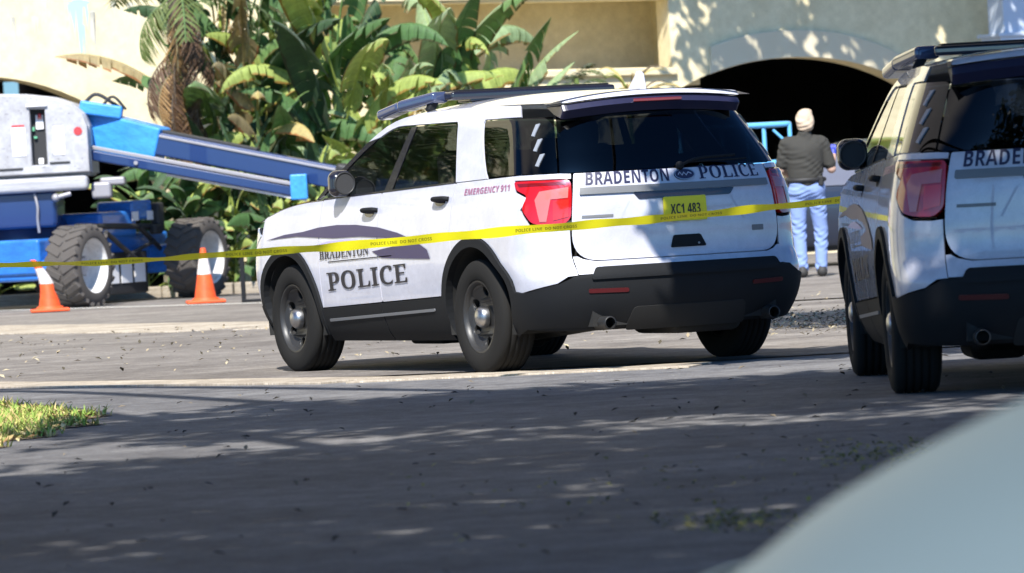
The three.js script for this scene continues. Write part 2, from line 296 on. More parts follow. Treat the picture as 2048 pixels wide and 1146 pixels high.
M.ink = std(0.012, 0.012, 0.02, 0.5); M.navy = std(0.015, 0.017, 0.06, 0.5); M.purple = std(0.045, 0.036, 0.095, 0.45); M.lilac = std(0.45, 0.4, 0.62, 0.45); M.redInk = std(0.32, 0.12, 0.22, 0.5); M.silverInk = std(0.45, 0.47, 0.55, 0.4);
M.yellow = std(0.80, 0.68, 0.02, 0.5); M.seat = std(0.03, 0.03, 0.032, 0.85); M.blueLens = phy(0.045, 0.06, 0.12, 0.12, { clearcoat: 1 }); M.clearLens = phy(0.36, 0.40, 0.48, 0.12, { clearcoat: 1 }); M.grey = std(0.16, 0.165, 0.175, 0.4);

function roadWheel(R, w, kind) { // axle along z, outer face towards -z
  const t = [], tr = [[R * 0.60, -w * 0.40], [R * 0.66, -w * 0.5], [R * 0.8, -w * 0.53], [R * 0.93, -w * 0.49], [R * 0.985, -w * 0.42], [R, -w * 0.34]];
  for (const z of [-0.24, -0.08, 0.08, 0.24]) tr.push([R, w * (z - 0.03)], [R - 0.009, w * (z - 0.022)], [R - 0.009, w * (z + 0.022)], [R, w * (z + 0.03)]);
  tr.push([R, w * 0.34], [R * 0.985, w * 0.42], [R * 0.93, w * 0.49], [R * 0.8, w * 0.53], [R * 0.66, w * 0.5], [R * 0.60, w * 0.40]);
  const g = new THREE.LatheGeometry(tr.map(p => new THREE.Vector2(p[0], p[1])), 56); g.rotateX(Math.PI / 2);
  const o = new THREE.Group(); o.name = 'wheel';
  part('tyre', g, M.rubber, o);
  const rr = R * 0.63, rim = [];
  const lg = new THREE.LatheGeometry([[rr, -w * 0.42], [rr + 0.006, -w * 0.46], [rr - 0.012, -w * 0.46], [rr - 0.03, -w * 0.3], [rr - 0.035, w * 0.4], [rr, w * 0.42]].map(p => new THREE.Vector2(...p)), 48); lg.rotateX(Math.PI / 2); rim.push(lg);
  const s = new THREE.Shape(); s.absarc(0, 0, rr - 0.012, 0, Math.PI * 2);
  if (kind === 'steel') for (let k = 0; k < 6; k++) { const a = (k + 0.5) / 6 * Math.PI * 2, h = new THREE.Path(); h.absellipse(Math.cos(a) * rr * 0.70, Math.sin(a) * rr * 0.70, rr * 0.15, rr * 0.15, 0, Math.PI * 2, true); s.holes.push(h); }
  else for (let k = 0; k < 5; k++) { const a0 = (k + 0.16) / 5 * Math.PI * 2, a1 = (k + 0.84) / 5 * Math.PI * 2, h = new THREE.Path(); h.absarc(0, 0, rr * 0.84, a1, a0, true); h.absarc(0, 0, rr * 0.34, a0 + 0.18, a1 - 0.18, false); h.closePath(); s.holes.push(h); }
  const dg = new THREE.ExtrudeGeometry(s, { depth: 0.012, bevelEnabled: true, bevelSize: 0.004, bevelThickness: 0.004, bevelSegments: 2, curveSegments: 24 });
  { const p = dg.attributes.position; for (let i = 0; i < p.count; i++) { const r = Math.hypot(p.getX(i), p.getY(i)) / rr; p.setZ(i, p.getZ(i) - w * 0.34 + 0.05 * Math.sin(Math.min(1, r) * Math.PI) - 0.01); } dg.computeVertexNormals(); } rim.push(dg);
  part('rim', merge(rim), kind === 'steel' ? M.steel : M.alloy, o);
  const cg = new THREE.LatheGeometry([[0, -0.045], [0.03, -0.042], [0.055, -0.03], [0.068, -0.01], [0.07, 0.02]].map(p => new THREE.Vector2(...p)), 28); cg.rotateX(Math.PI / 2); cg.translate(0, 0, -w * 0.36); part('hub_cap', cg, M.chrome, o);
  const bg = new THREE.CylinderGeometry(rr * 0.8, rr * 0.8, 0.03, 28); bg.rotateX(Math.PI / 2); bg.translate(0, 0, -w * 0.05); part('brake_disc', bg, M.under, o);
  return o;
}
function buildPatrolCar(root) {
  const HW = tab([[0.2, 0.86], [0.28, 0.915], [0.4, 0.955], [0.55, 0.975], [0.7, 0.985], [0.85, 0.985], [0.98, 0.972], [1.08, 0.955], [1.17, 0.93], [1.24, 0.905], [1.4, 0.845], [1.55, 0.785], [1.62, 0.752], [1.7, 0.70]]);
  const XR = tab([[0.2, -0.9], [0.33, -1.0], [0.45, -1.06], [0.58, -1.08], [0.65, -1.05], [0.71, -1.01], [0.9, -1.0], [1.05, -0.995], [1.15, -0.98], [1.24, -0.95], [1.4, -0.85], [1.55, -0.745], [1.62, -0.69], [1.7, -0.62]]);
  const XF = tab([[0.2, 3.5], [0.3, 3.68], [0.5, 3.78], [0.7, 3.8], [0.9, 3.76], [1.02, 3.75], [1.1, 3.73], [1.2, 3.7]]);
  const w = makeWrap({ HW, XR, XF, u1: 2.4, a: 0.55, n: 2.7 }), { map, RZ, FZ, mirror, uc, uf } = w;
  const B = x => 1.215 - 0.032 * (x - 0.32), CT = x => 0.50 - 0.035 * (x - 0.5);
  const R = tab([[-0.75, 1.68], [-0.2, 1.69], [0.5, 1.695], [1.0, 1.688], [1.35, 1.672], [1.6, 1.63], [1.8, 1.55], [2.0, 1.445], [2.2, 1.325], [2.4, 1.19], [2.46, 1.145]]);
  const WT = x => Math.min(1.605, R(x) - 0.055);
  const line = (f, x0, x1, n = 12) => Array.from({ length: n + 1 }, (_, i) => { const x = x0 + (x1 - x0) * i / n; return [x, f(x)]; });
  const g = 0.006;
  // each outline is written once for the left side; `both` lays it on either side
  const lay = (name, o, m, parent, opt = {}) => part(name, layShapes([{ o, h: opt.h }], map, opt), m, parent);
  const both = (name, o, m, opt = {}) => { const l = lay(name, o, m, root, opt), r = lay(name, o.map(p => [mirror(p[0]), p[1]]), m, root, { ...opt, h: opt.h && opt.h.map(h => h.map(p => [mirror(p[0]), p[1]])) }); return [l, r]; };
  const rA = 0.51, fA = 0.485, cy = 0.36;
  const ra0 = Math.asin((CT(0.49) - cy) / rA) * 180 / Math.PI, fa0 = Math.asin((CT(2.4) - cy) / fA) * 180 / Math.PI;
  const fdoor = [...line(CT, 1.42 + g, 2.36 - g), ...line(B, 2.33 - g, 1.42 + g)];
  const rdoor = [...line(CT, 1.42 - g, 0.493 + g), ...arc(0, cy, rA + g, ra0, 52, 10), [0.33, 0.86], [0.335, B(0.33)], ...line(B, 0.36, 1.42 - g)];
  const fd = both('front_door', roundPoly(fdoor, 0.012, 2), M.white), rd = both('rear_door', roundPoly(rdoor, 0.012, 2), M.white);
  const fender = [[2.36 + g, CT(2.36)], ...arc(2.86, cy, fA + g, 180 - fa0, 12, 24), [3.42, 0.46], [FZ(-0.86), 0.46], [FZ(-0.86), 0.72], [3.28, 0.93], ...line(tab([[2.33, 1.145], [2.7, 1.13], [3.0, 1.095], [3.3, 1.03]]), 3.26, 2.33 + g)];
  both('front_fender', fender, M.white);
  both('headlight', roundPoly([[3.30, 0.93], [FZ(-0.85), 0.73], [FZ(-0.55), 0.74], [FZ(-0.55), 0.97], [3.5, 0.985]], 0.03), M.clearLens);
  lay('front_bumper', roundPoly([[FZ(-0.85), 0.30], [FZ(-0.85), 0.71], [FZ(0.85), 0.71], [FZ(0.85), 0.30]], 0.03), M.black, root, { off: 0.01 });
  lay('grille', roundPoly([[FZ(-0.53), 0.73], [FZ(-0.53), 1.0], [FZ(0.53), 1.0], [FZ(0.53), 0.73]], 0.03), M.gloss, root);
  both('front_valance', [...arc(2.86, cy, fA + g, 10, -20, 4), [FZ(-0.86), 0.26], [FZ(-0.86), 0.45], [3.4, 0.45]], M.black, { off: 0.006 });
  // tail light outline, quarter panel and tailgate
  const TL = [[-0.56, 1.20], [-0.59, 1.15], [-0.70, 1.11], [RZ(-0.945), 1.03], [RZ(-0.91), 0.94], [RZ(-0.86), 0.92], [RZ(-0.765), 0.915], [RZ(-0.725), 0.96], [RZ(-0.72), 1.10], [RZ(-0.735), 1.195]];
  const tl = roundPoly(TL, 0.03, 4);
  const quarter = [[0.325 - g, B(0.32)], [0.325 - g, 0.86], ...arc(0, cy, rA + g, 53, 180 - 16, 22), [-0.60, 0.515], [-0.85, 0.56], [RZ(-0.78), 0.60], [RZ(-0.726), 0.605], [RZ(-0.726), 0.90], [RZ(-0.78), 0.895], [RZ(-0.87), 0.90], [RZ(-0.92), 0.93], [RZ(-0.952), 1.025], [-0.70, 1.095], [-0.575, 1.14], [-0.545, 1.212], [RZ(-0.735), 1.208], [RZ(-0.735), 1.235], [RZ(-0.80), 1.24], ...line(x => 1.24 - 0.025 * (x + 0.6) / 0.95, -0.6, 0.30, 6)];
  both('quarter_panel', quarter, M.white);
  const lights = both('tail_light', tl, M.red, { off: 0.012, skirt: 0.04, max: 0.04 });
  for (const s of [0, 1]) {
    const f = o => o.map(p => [s ? mirror(p[0]) : p[0], p[1]]);
    lay('clear_lens', f([[RZ(-0.885), 1.13], [RZ(-0.745), 1.15], [RZ(-0.745), 1.085], [RZ(-0.83), 1.08], [RZ(-0.845), 0.945], [RZ(-0.875), 0.945], [RZ(-0.90), 1.08]]), M.lens, lights[s], { off: 0.016, max: 0.03, skirt: 0.005 });
    lay('bright_lens', f([[RZ(-0.82), 1.07], [RZ(-0.74), 1.075], [RZ(-0.74), 0.97], [RZ(-0.815), 0.95]]), M.redBright, lights[s], { off: 0.017, max: 0.03, skirt: 0.006 });
    lay('dark_lens', f([[-0.60, 1.185], [RZ(-0.76), 1.185], [RZ(-0.76), 1.165], [-0.62, 1.165]]), M.redDark, lights[s], { off: 0.014, max: 0.03, skirt: 0.003 });
  }
  const gate = lay('tailgate', roundPoly([[RZ(-0.715), 0.69, 0.16], [RZ(0.715), 0.69, 0.16], [RZ(0.715), 1.235, 0.01], [RZ(-0.715), 1.235, 0.01]], 0.02, 8), M.white, root, { off: 0.002 });
  lay('bumper_cover', [[RZ(-0.72), 0.607], [RZ(-0.72), 0.72], [RZ(-0.695), 0.72], [RZ(-0.67), 0.70], [RZ(-0.6), 0.682], [RZ(0.6), 0.682], [RZ(0.67), 0.70], [RZ(0.695), 0.72], [RZ(0.72), 0.72], [RZ(0.72), 0.607]], M.white, root, { off: 0.004 });
  // black lower bumper and cladding
  const bz = RZ(-0.75), half = [...arc(0, cy, rA + g, 162, 193, 6), [-0.62, 0.285], [bz, 0.27], [RZ(-0.3), 0.275]], up = [[RZ(-0.3), 0.60], [RZ(-0.62), 0.60], [bz, 0.595], [-0.85, 0.552], [-0.60, 0.508]];
  lay('rear_bumper', [...half, ...half.slice().reverse().map(p => [mirror(p[0]), p[1]]), ...up.slice().reverse().map(p => [mirror(p[0]), p[1]]), ...up], M.black, root, { off: 0.02, skirt: 0.03 });
  lay('bumper_step', roundPoly([[RZ(-0.66), 0.575], [RZ(0.66), 0.575], [RZ(0.62), 0.635], [RZ(-0.62), 0.635]], 0.02), M.black, root, { off: 0.035, skirt: 0.03 });
  for (const s of [-1, 1]) { lay('reflector', roundPoly([[RZ(s * 0.44), 0.49], [RZ(s * 0.68), 0.495], [RZ(s * 0.68), 0.52], [RZ(s * 0.44), 0.515]], 0.012), M.redDeep, root, { off: 0.026, skirt: 0.006 }); }
  lay('lower_valance', roundPoly([[RZ(-0.45), 0.26], [RZ(0.45), 0.26], [RZ(0.40), 0.40], [RZ(-0.40), 0.40]], 0.03), M.under, root, { off: 0.024, skirt: 0.006 });
  for (const s of [-1, 1]) { const eg = new THREE.LatheGeometry([[0.034, 0], [0.042, 0.0], [0.042, 0.3], [0.034, 0.3]].map(p => new THREE.Vector2(...p)), 20); eg.rotateZ(-Math.PI / 2); eg.translate(-1.07, 0.30, s * 0.58); part('exhaust_pipe', eg, M.steel, root); }
  const flare = (cx, rIn, rOut) => [...arc(cx, cy, rOut, -12, 192, 36), ...arc(cx, cy, rIn, 194, -14, 36)];
  both('arch_flare', flare(0, 0.448, rA), M.black, { off: 0.016, skirt: 0.05 }); both('arch_flare', flare(2.86, 0.43, fA), M.black, { off: 0.016, skirt: 0.05 });
  const sill = (a, b2, e0, e1) => [[a, 0.215], ...line(x => CT(x) - 0.006, a, b2).slice(0, 0), [e0, CT(e0) - 0.006], [e1, CT(e1) - 0.006], [b2, 0.215]];
  both('sill_cladding', [[1.42 + g, 0.215], [1.42 + g, CT(1.42) - 0.008], [2.374, CT(2.37) - 0.008], ...arc(2.86, cy, fA + g, 171, 197, 4)], M.black, { off: 0.012, skirt: 0.03 });
  both('sill_cladding', [[1.42 - g, 0.215], ...arc(0, cy, rA + g, -16, 14, 4), [0.497, CT(0.5) - 0.008], [1.42 - g, CT(1.42) - 0.008]], M.black, { off: 0.012, skirt: 0.03 });
  both('sill_trim', roundPoly([[0.62, 0.405], [2.28, 0.345], [2.28, 0.362], [0.62, 0.422]], 0.006), M.grey, { off: 0.018, skirt: 0.006 });
  // cabin: pillars, glass, roof
  const qt = x => 1.24 - 0.025 * (x + 0.6) / 0.95 + 0.006;
  const cabin = [...line(R, 1.86, -0.6, 24), [-0.62, 1.61], [-0.3, 1.61], [0.155, 1.61], [0.17, 1.59], [-0.135, qt(-0.13)], ...line(qt, -0.10, 0.29, 3), [0.335, qt(0.33)], [0.555, 1.59], [0.58, 1.61], ...line(x => WT(x) + 0.006, 0.62, 1.70, 14)];
  both('cabin_side', cabin, M.white);
  both('front_pillar', [...line(R, 1.865, 2.45, 10), [2.40, B(2.4) + 0.012], ...line(x => WT(x) + 0.006, 2.34, 1.72, 10)], M.gloss);
  both('middle_pillar', [[1.405, B(1.4) + 0.01], [1.265, 1.60], [1.19, 1.60], [1.285, B(1.3) + 0.01]], M.gloss, { off: -0.004 });
  both('front_window', roundPoly([[1.375, B(1.38) + 0.008, 0.02], [1.25, 1.598, 0.02], [1.45, 1.598, 0], [1.62, WT(1.62), 0], [1.8, WT(1.8), 0], [2.0, WT(2.0), 0], [2.2, WT(2.2), 0.02], [2.30, B(2.3) + 0.01, 0.02]], 0.02), M.glass, { off: -0.007, skirt: 0 });
  both('rear_door_window', roundPoly([[1.315, B(1.31) + 0.008, 0.02], [1.205, 1.598, 0.02], [0.57, 1.598, 0.05], [0.355, B(0.35) + 0.01, 0.06]], 0.03), M.glass, { off: -0.007, skirt: 0 });
  both('belt_strip', [...line(x => B(x) + 0.001, 0.35, 2.33), ...line(x => B(x) + 0.011, 2.31, 0.36)], M.gloss, { off: 0.004 });
  const ud = RZ(-0.80);
  both('quarter_window', roundPoly([[-0.125, 1.246, 0.05], [0.145, 1.602, 0.04], [-0.45, 1.602, 0.0], [ud + 0.012, 1.602, 0], [ud + 0.012, 1.25, 0]], 0.02), M.privacy, { off: -0.005, skirt: 0.004 });
  lay('rear_window', [[ud - 0.004, 1.244], [mirror(ud) + 0.004, 1.244], [mirror(ud) + 0.004, 1.625], [ud - 0.004, 1.625]], M.privacy, root, { off: -0.003, skirt: 0.004 });
  for (const s of [0, 1]) for (let k = 0; k < 3; k++) { const f = u => s ? mirror(u) : u, y = 1.56 - k * 0.095, u = ud + 0.115 - 0.012 * k; lay('pale_mark', [[f(u), y], [f(u + 0.035), y - 0.005], [f(u + 0.075), y - 0.075], [f(u + 0.05), y - 0.08], [f(u + 0.04), y - 0.06]], M.paleMark, root, { off: 0.003, skirt: 0.008 }); }  // three pale angled marks down each rear quarter window
  const crown = tab([[-0.75, 0.06], [0.4, 0.075], [1.2, 0.065], [1.7, 0.05], [2.46, 0.03]]), bulge = tab([[-0.75, 0.0], [1.0, 0.02], [1.6, 0.12], [2.46, 0.26]]);
  const top = (x, s, lift = 0) => V(x + bulge(x) * (1 - s * s), R(x) + crown(x) * (1 - Math.pow(Math.abs(s), 2.6)) + lift, s * HW(R(x)));
  const xs = 1.74;
  part('roof', sheet(24, 30, (i, j) => { const s = -1 + 2 * i, x = -0.66 + (xs + 0.66) * j, p = top(x, s); if (x < -0.3) p.x -= 0.06 * (1 - s * s) * (-0.3 - x) / 0.36; return p; }), M.white, root);
  part('windshield', sheet(20, 16, (i, j) => top(xs + 0.01 + (2.44 - xs) * j, (-1 + 2 * i) * 0.985, -0.004)), M.glass, root);
  const FT = tab([[2.33, 1.147], [2.7, 1.132], [3.0, 1.097], [3.3, 1.03], [3.5, 0.96]]);
  part('hood', sheet(20, 20, (i, j) => { const s = -1 + 2 * i, x = 2.34 + (3.33 - 2.34) * j; return V(x + (0.3 + 0.12 * j) * (1 - Math.pow(Math.abs(s), 2.6)), FT(x) + 0.045 * (1 - s * s) - 0.02 * j * (1 - s * s) + 0.002, s * (HW(FT(x)) - 0.006)); }), M.white, root);
  // spoiler, wiper, fin, mirrors, light bar
  const wing = (name, prof, m) => { const sg = new THREE.ExtrudeGeometry(new THREE.Shape(prof.map(p => new THREE.Vector2(...p))), { depth: 1.2, bevelEnabled: true, bevelSize: 0.01, bevelThickness: 0.03, bevelSegments: 3, steps: 16 }); sg.translate(0, 0, -0.6); const p = sg.attributes.position; for (let i = 0; i < p.count; i++) { const s = p.getZ(i) / 0.63; p.setX(i, p.getX(i) + 0.07 * s * s); p.setY(i, p.getY(i) - 0.035 * s * s); } sg.computeVertexNormals(); return part(name, sg, m, root); };
  wing('spoiler', [[-0.45, 1.742], [-0.71, 1.732], [-0.73, 1.717], [-0.5, 1.71]], M.white); wing('spoiler_underside', [[-0.52, 1.694], [-0.72, 1.694], [-0.735, 1.665], [-0.70, 1.622], [-0.62, 1.645]], M.spoil);
  part('brake_lamp', box(0.012, 0.02, 0.34, -0.752, 1.675, 0, 0.004), M.redDark, root);
  const wy = y => XR(y) - 0.02; const wip = merge([tube([V(wy(1.25), 1.25, 0.02), V(wy(1.29) - 0.015, 1.29, 0.16), V(wy(1.30) - 0.015, 1.30, 0.42)], 0.011, 12, 6), tube([V(wy(1.27), 1.27, 0.10), V(wy(1.275), 1.275, 0.5)], 0.007, 6, 6), new THREE.SphereGeometry(0.028, 10, 8).translate(wy(1.25), 1.25, 0.02)]); part('wiper', wip, M.black, root);
  const fin = new THREE.ExtrudeGeometry(new THREE.Shape([[0.09, 0], [-0.07, 0], [-0.05, 0.085], [-0.03, 0.095], [0.0, 0.07]].map(p => new THREE.Vector2(...p))), { depth: 0.02, bevelEnabled: true, bevelSize: 0.012, bevelThickness: 0.012, bevelSegments: 3 }); fin.translate(-0.36, 1.755, 0.06); part('antenna_fin', fin, M.white, root);
  for (const s of [-1, 1]) {
    const mg = new RoundedBoxGeometry(0.12, 0.175, 0.17, 4, 0.058); mg.translate(1.96, 1.255, s * 0.975); const mi = part('mirror', mg, M.gloss, root);
    const gl = new THREE.CylinderGeometry(0.066, 0.066, 0.008, 24); gl.rotateZ(Math.PI / 2); gl.translate(1.896, 1.255, s * 0.975); part('mirror_glass', gl, M.seat, mi); part('mirror_arm', beam(V(2.02, 1.19, s * 0.9), V(2.0, 1.21, s * 0.96), 0.07, 0.05, 0.015), M.gloss, mi);
    const ring = new THREE.TorusGeometry(0.085, 0.008, 8, 24); ring.scale(0.83, 0.83, 1); ring.rotateY(Math.PI / 2); ring.translate(1.894, 1.255, s * 0.975); part('mirror_rim', ring, M.steel, mi);
  }
  const lb = part('light_bar', merge([box(0.26, 0.055, 1.2, 1.16, 1.785, 0.03, 0.02), box(0.2, 0.03, 0.9, 1.16, 1.755, 0.03, 0.01)]), M.gloss, root);
  part('light_bar_top', box(0.22, 0.016, 1.12, 1.16, 1.815, 0.03, 0.007), M.black, lb);
  for (const s of [-1, 1]) { part('end_lens', beam(V(1.14, 1.785, s * 0.59), V(1.50, 1.735, s * 0.70), 0.15, 0.075, 0.03), M.blueLens, lb); part('clear_lens', beam(V(1.48, 1.737, s * 0.70), V(1.72, 1.685, s * 0.75), 0.13, 0.07, 0.03), M.blueLens, lb); part('foot', beam(V(1.2, 1.69, s * 0.66), V(1.2, 1.79, s * 0.6), 0.06, 0.05, 0.01), M.black, lb); }
  // handles
  for (const [ds, x, y] of [[fd, 1.53, 1.055], [rd, 0.47, 1.105]]) for (const s of [0, 1]) {
    const f = u => s ? mirror(u) : u;
    lay('handle_cup', arc(0, 0, 1, 0, 360, 20).slice(0, 20).map(p => [f(x + 0.03 + p[0] * 0.075), y + p[1] * 0.032]), M.gloss, ds[s], { off: 0.003, skirt: 0.003, max: 0.04 });
    const zz = s ? 1 : -1, z0 = zz * (HW(y) + 0.03); part('handle', tube([V(x - 0.085, y + 0.012, zz * (HW(y) - 0.005)), V(x - 0.06, y + 0.018, z0), V(x + 0.08, y + 0.016, z0), V(x + 0.105, y + 0.01, zz * (HW(y) - 0.005))], 0.016, 16, 8), M.black, ds[s]);
  }
  // lettering on the flanks
  const print = (name, shapes, m, parent, off = 0.0035) => part(name, layShapes(shapes, map, { off, skirt: 0, max: 0.05 }), m, parent);
  for (const s of [0, 1]) {
    const f = s ? (u => mirror(u)) : (u => u);
    const put = (list, x0, y0, x1, y1, wid) => moveShapes(list, (a, b2) => { const t = a / wid, x = s ? x1 + (x0 - x1) * t : x0 + (x1 - x0) * t; const yb = s ? y1 + (y0 - y1) * t : y0 + (y1 - y0) * t; return [f(x), yb + b2]; });
    print('police_lettering', put(lettering('POLICE', fontSerif, 0.122, 1.25), 2.235, 0.545, 0.985, 0.595, 1.25), M.ink, fd[s], 0.0055);
    print('town_lettering', put(lettering('BRADENTON', fontSerif, 0.062, 0.86), 2.33, 0.755, 1.55, 0.78, 0.86), M.ink, fd[s], 0.006);
    print('emergency_lettering', put(lettering('EMERGENCY 911', fontBold, 0.04, 0.66), 0.16, 1.135, -0.50, 1.15, 0.66), M.redInk, root);
    const sw = [[3.2, 0.895], [2.9, 0.93], [2.6, 0.945], [2.35, 0.97], [2.05, 0.982], [1.75, 0.978], [1.4, 0.955], [1.1, 0.915], [0.85, 0.865], [0.66, 0.80], [0.62, 0.74], [0.95, 0.745], [1.35, 0.755], [1.5, 0.80], [1.15, 0.83], [1.0, 0.85], [1.3, 0.885], [1.7, 0.90], [2.1, 0.895], [2.4, 0.905], [2.7, 0.915], [3.0, 0.905]];
    print('stripe', [{ o: sw.map(p => [f(p[0]), p[1]]) }], M.purple, rd[s], 0.0045);
    print('stripe', [{ o: [[2.42, 0.85], [2.2, 0.875], [1.9, 0.885], [1.55, 0.87], [1.3, 0.85], [1.6, 0.845], [2.0, 0.845]].map(p => [f(p[0]), p[1]]) }], M.lilac, rd[s], 0.0045);
    print('rule', [{ o: [[2.2, 0.735], [1.2, 0.765], [1.2, 0.772], [2.2, 0.742]].map(p => [f(p[0]), p[1]]) }], M.ink, fd[s], 0.0045);
  }
  // tailgate: lettering, emblem, bar, plate
  const rear = (list, z0, z1, y0, wid) => moveShapes(list, (a, b2) => [RZ(z0 + (z1 - z0) * a / wid + 1e-6), y0 + b2]);
  const onRear = (name, list, z0, z1, y0, wid, m, off) => { // text laid evenly along u
    const u0 = RZ(z0), u1 = RZ(z1); return print(name, moveShapes(list, (a, b2) => [u0 + (u1 - u0) * a / wid, y0 + b2]), m, gate, off);
  };
  onRear('town_lettering', lettering('BRADENTON', fontBold, 0.078, 0.56), -0.645, -0.075, 1.158, 0.56, M.navy, 0.0045);
  onRear('police_lettering', lettering('POLICE', fontSerif, 0.080, 0.48), 0.155, 0.635, 1.160, 0.48, M.navy, 0.0045);
  const ell = (zc, yc, a, b2, n = 28) => arc(0, 0, 1, 0, 360, n).slice(0, n).map(p => { const u = RZ(zc); return [u - p[0] * a, yc + p[1] * b2]; });
  const emb = lay('emblem', ell(0.045, 1.193, 0.075, 0.034), M.navy, gate, { off: 0.012, skirt: 0.01, max: 0.04 });
  lay('emblem_rim', ell(0.045, 1.193, 0.075, 0.034), M.chrome, emb, { off: 0.013, skirt: 0.0, max: 0.04, h: [ell(0.045, 1.193, 0.069, 0.029)] });
  { const u = RZ(0.045), q = [[0.05, -0.004], [0.035, 0.012], [0.02, -0.008], [0.005, 0.010], [-0.01, -0.008], [-0.028, 0.010], [-0.05, 0.0]]; const o = [...q.map(p => [u + p[0], 1.193 + p[1] + 0.004]), ...q.slice().reverse().map(p => [u + p[0], 1.193 + p[1] - 0.003])]; lay('emblem_script', o, M.silverInk, emb, { off: 0.0135, skirt: 0, max: 0.03 }); }
  lay('handle_bar', roundPoly([[RZ(-0.68), 1.100], [RZ(0.68), 1.100], [RZ(0.68), 1.142], [RZ(-0.68), 1.142]], 0.008), M.grey, gate, { off: 0.016, skirt: 0.016 });
  lay('handle_bar_lip', roundPoly([[RZ(-0.30), 1.055], [RZ(0.36), 1.055], [RZ(0.40), 1.098], [RZ(-0.34), 1.098]], 0.012), M.gloss, gate, { off: 0.008, skirt: 0.008 });
  lay('badge', [[RZ(-0.66), 0.955], [RZ(-0.47), 0.955], [RZ(-0.47), 0.972], [RZ(-0.66), 0.972]], M.grey, gate, { off: 0.006, skirt: 0.005 });
  lay('badge', [[RZ(0.50), 0.82], [RZ(0.59), 0.82], [RZ(0.59), 0.855], [RZ(0.50), 0.855]], M.grey, gate, { off: 0.006, skirt: 0.005 });
  for (const s of [-1, 1]) lay('crease', [[RZ(s * 0.36), 1.05], [RZ(s * 0.37), 1.05], [RZ(s * 0.45), 0.90], [RZ(s * 0.44), 0.90]], M.silverInk, gate, { off: 0.0035, skirt: 0 });
  lay('release_panel', roundPoly([[RZ(-0.10), 0.742], [RZ(0.155), 0.742], [RZ(0.12), 0.82], [RZ(-0.075), 0.82]], 0.014), M.black, gate, { off: 0.010, skirt: 0.008 });
  part('release_lock', new THREE.SphereGeometry(0.008, 8, 6).translate(-1.015, 0.762, 0.1), M.chrome, gate);
  const pl = lay('license_plate', roundPoly([[RZ(-0.135), 0.905], [RZ(0.17), 0.905], [RZ(0.17), 1.058], [RZ(-0.135), 1.058]], 0.012), M.yellow, gate, { off: 0.02, skirt: 0.012 });
  { const u0 = RZ(-0.095), u1 = RZ(0.125); part('plate_characters', layShapes(moveShapes(lettering('XC1 483', fontBold, 0.062, 0.22), (a, b2) => [u0 + (u1 - u0) * a / 0.22, 0.95 + b2]), map, { off: 0.022, skirt: 0, max: 0.05 }), M.ink, pl); }
  // wheels, wells, underside, cabin inside
  const proto = roadWheel(0.365, 0.245, 'steel');
  for (const [x, s] of [[0, -1], [2.86, -1], [0, 1], [2.86, 1]]) { const q = proto.clone(); q.position.set(x, 0.362, s * 0.85); if (s > 0) q.rotation.y = Math.PI; root.add(q); }
  for (const x of [0, 2.86]) for (const s of [-1, 1]) { const c = new THREE.CylinderGeometry(0.452, 0.452, 0.30, 32, 1, true, Math.PI / 2 - 0.25, Math.PI + 0.5); c.rotateX(Math.PI / 2); c.rotateZ(0); c.translate(x, cy, s * 0.80); part('wheel_liner', c, M.under, root); part('inner_guard', box(0.92, 0.62, 0.02, x, 0.62, s * 0.64), M.under, root); }
  const un = [box(3.6, 0.12, 1.24, 1.35, 0.30, 0), box(1.86, 0.1, 1.72, 1.43, 0.27, 0), box(0.5, 0.16, 1.3, -0.72, 0.36, 0), box(4.2, 0.5, 1.26, 1.35, 0.62, 0)];
  un.push(bar(V(0, 0.34, -0.75), V(0, 0.34, 0.75), 0.05), bar(V(2.86, 0.33, -0.75), V(2.86, 0.33, 0.75), 0.04), tube([V(2.2, 0.21, -0.2), V(1.0, 0.20, -0.3), V(0.2, 0.22, -0.5), V(-0.9, 0.29, -0.58)], 0.035, 16, 8), box(0.7, 0.14, 0.3, 0.9, 0.2, -0.35, 0.05), box(0.5, 0.1, 0.6, 2.2, 0.2, 0, 0.03), box(0.3, 0.12, 0.2, 1.6, 0.19, 0.2, 0.04), box(0.6, 0.2, 0.5, -0.6, 0.30, 0.2, 0.06));
  part('underbody', merge(un), M.under, root);
  const inn = [box(2.9, 0.04, 1.7, 0.75, 0.98, 0), box(0.5, 0.22, 1.5, 2.28, 1.06, 0, 0.08)];
  part('cabin_floor', merge(inn), M.under, root);
  for (const z of [-0.38, 0.38]) { const st = part('seat', merge([box(0.16, 0.5, 0.5, 1.15, 1.18, z, 0.06)]), M.seat, root); part('headrest', box(0.1, 0.17, 0.26, 1.10, 1.50, z, 0.04), M.seat, st); }
  part('partition', box(0.03, 0.42, 1.4, 0.72, 1.2, 0, 0.01), M.seat, root);
  const bs = part('rear_seat', box(0.16, 0.36, 1.35, 0.05, 1.15, 0, 0.06), M.seat, root); for (const z of [-0.4, 0.4]) part('headrest', box(0.09, 0.14, 0.25, 0.0, 1.40, z, 0.04), M.seat, bs);
}
const car1 = thing('police_car', 'white police car with sunlit flank and yellow plate, tape across its side', 'police car', [0.645, 0, -38.40], Math.PI / 2 + 0.458, 'police cars parked by the tape');
buildPatrolCar(car1);
const car2 = car1.clone(); car2.name = numbered('police_car'); scene.add(car2);
car2.position.set(2.915, 0, -31.2); car2.rotation.set(0, Math.PI / 2 + 0.012, 0);
car2.userData = { label: 'white police car in dappled shade at the right edge, cut off by the frame', category: 'police car', group: 'police cars parked by the tape' };

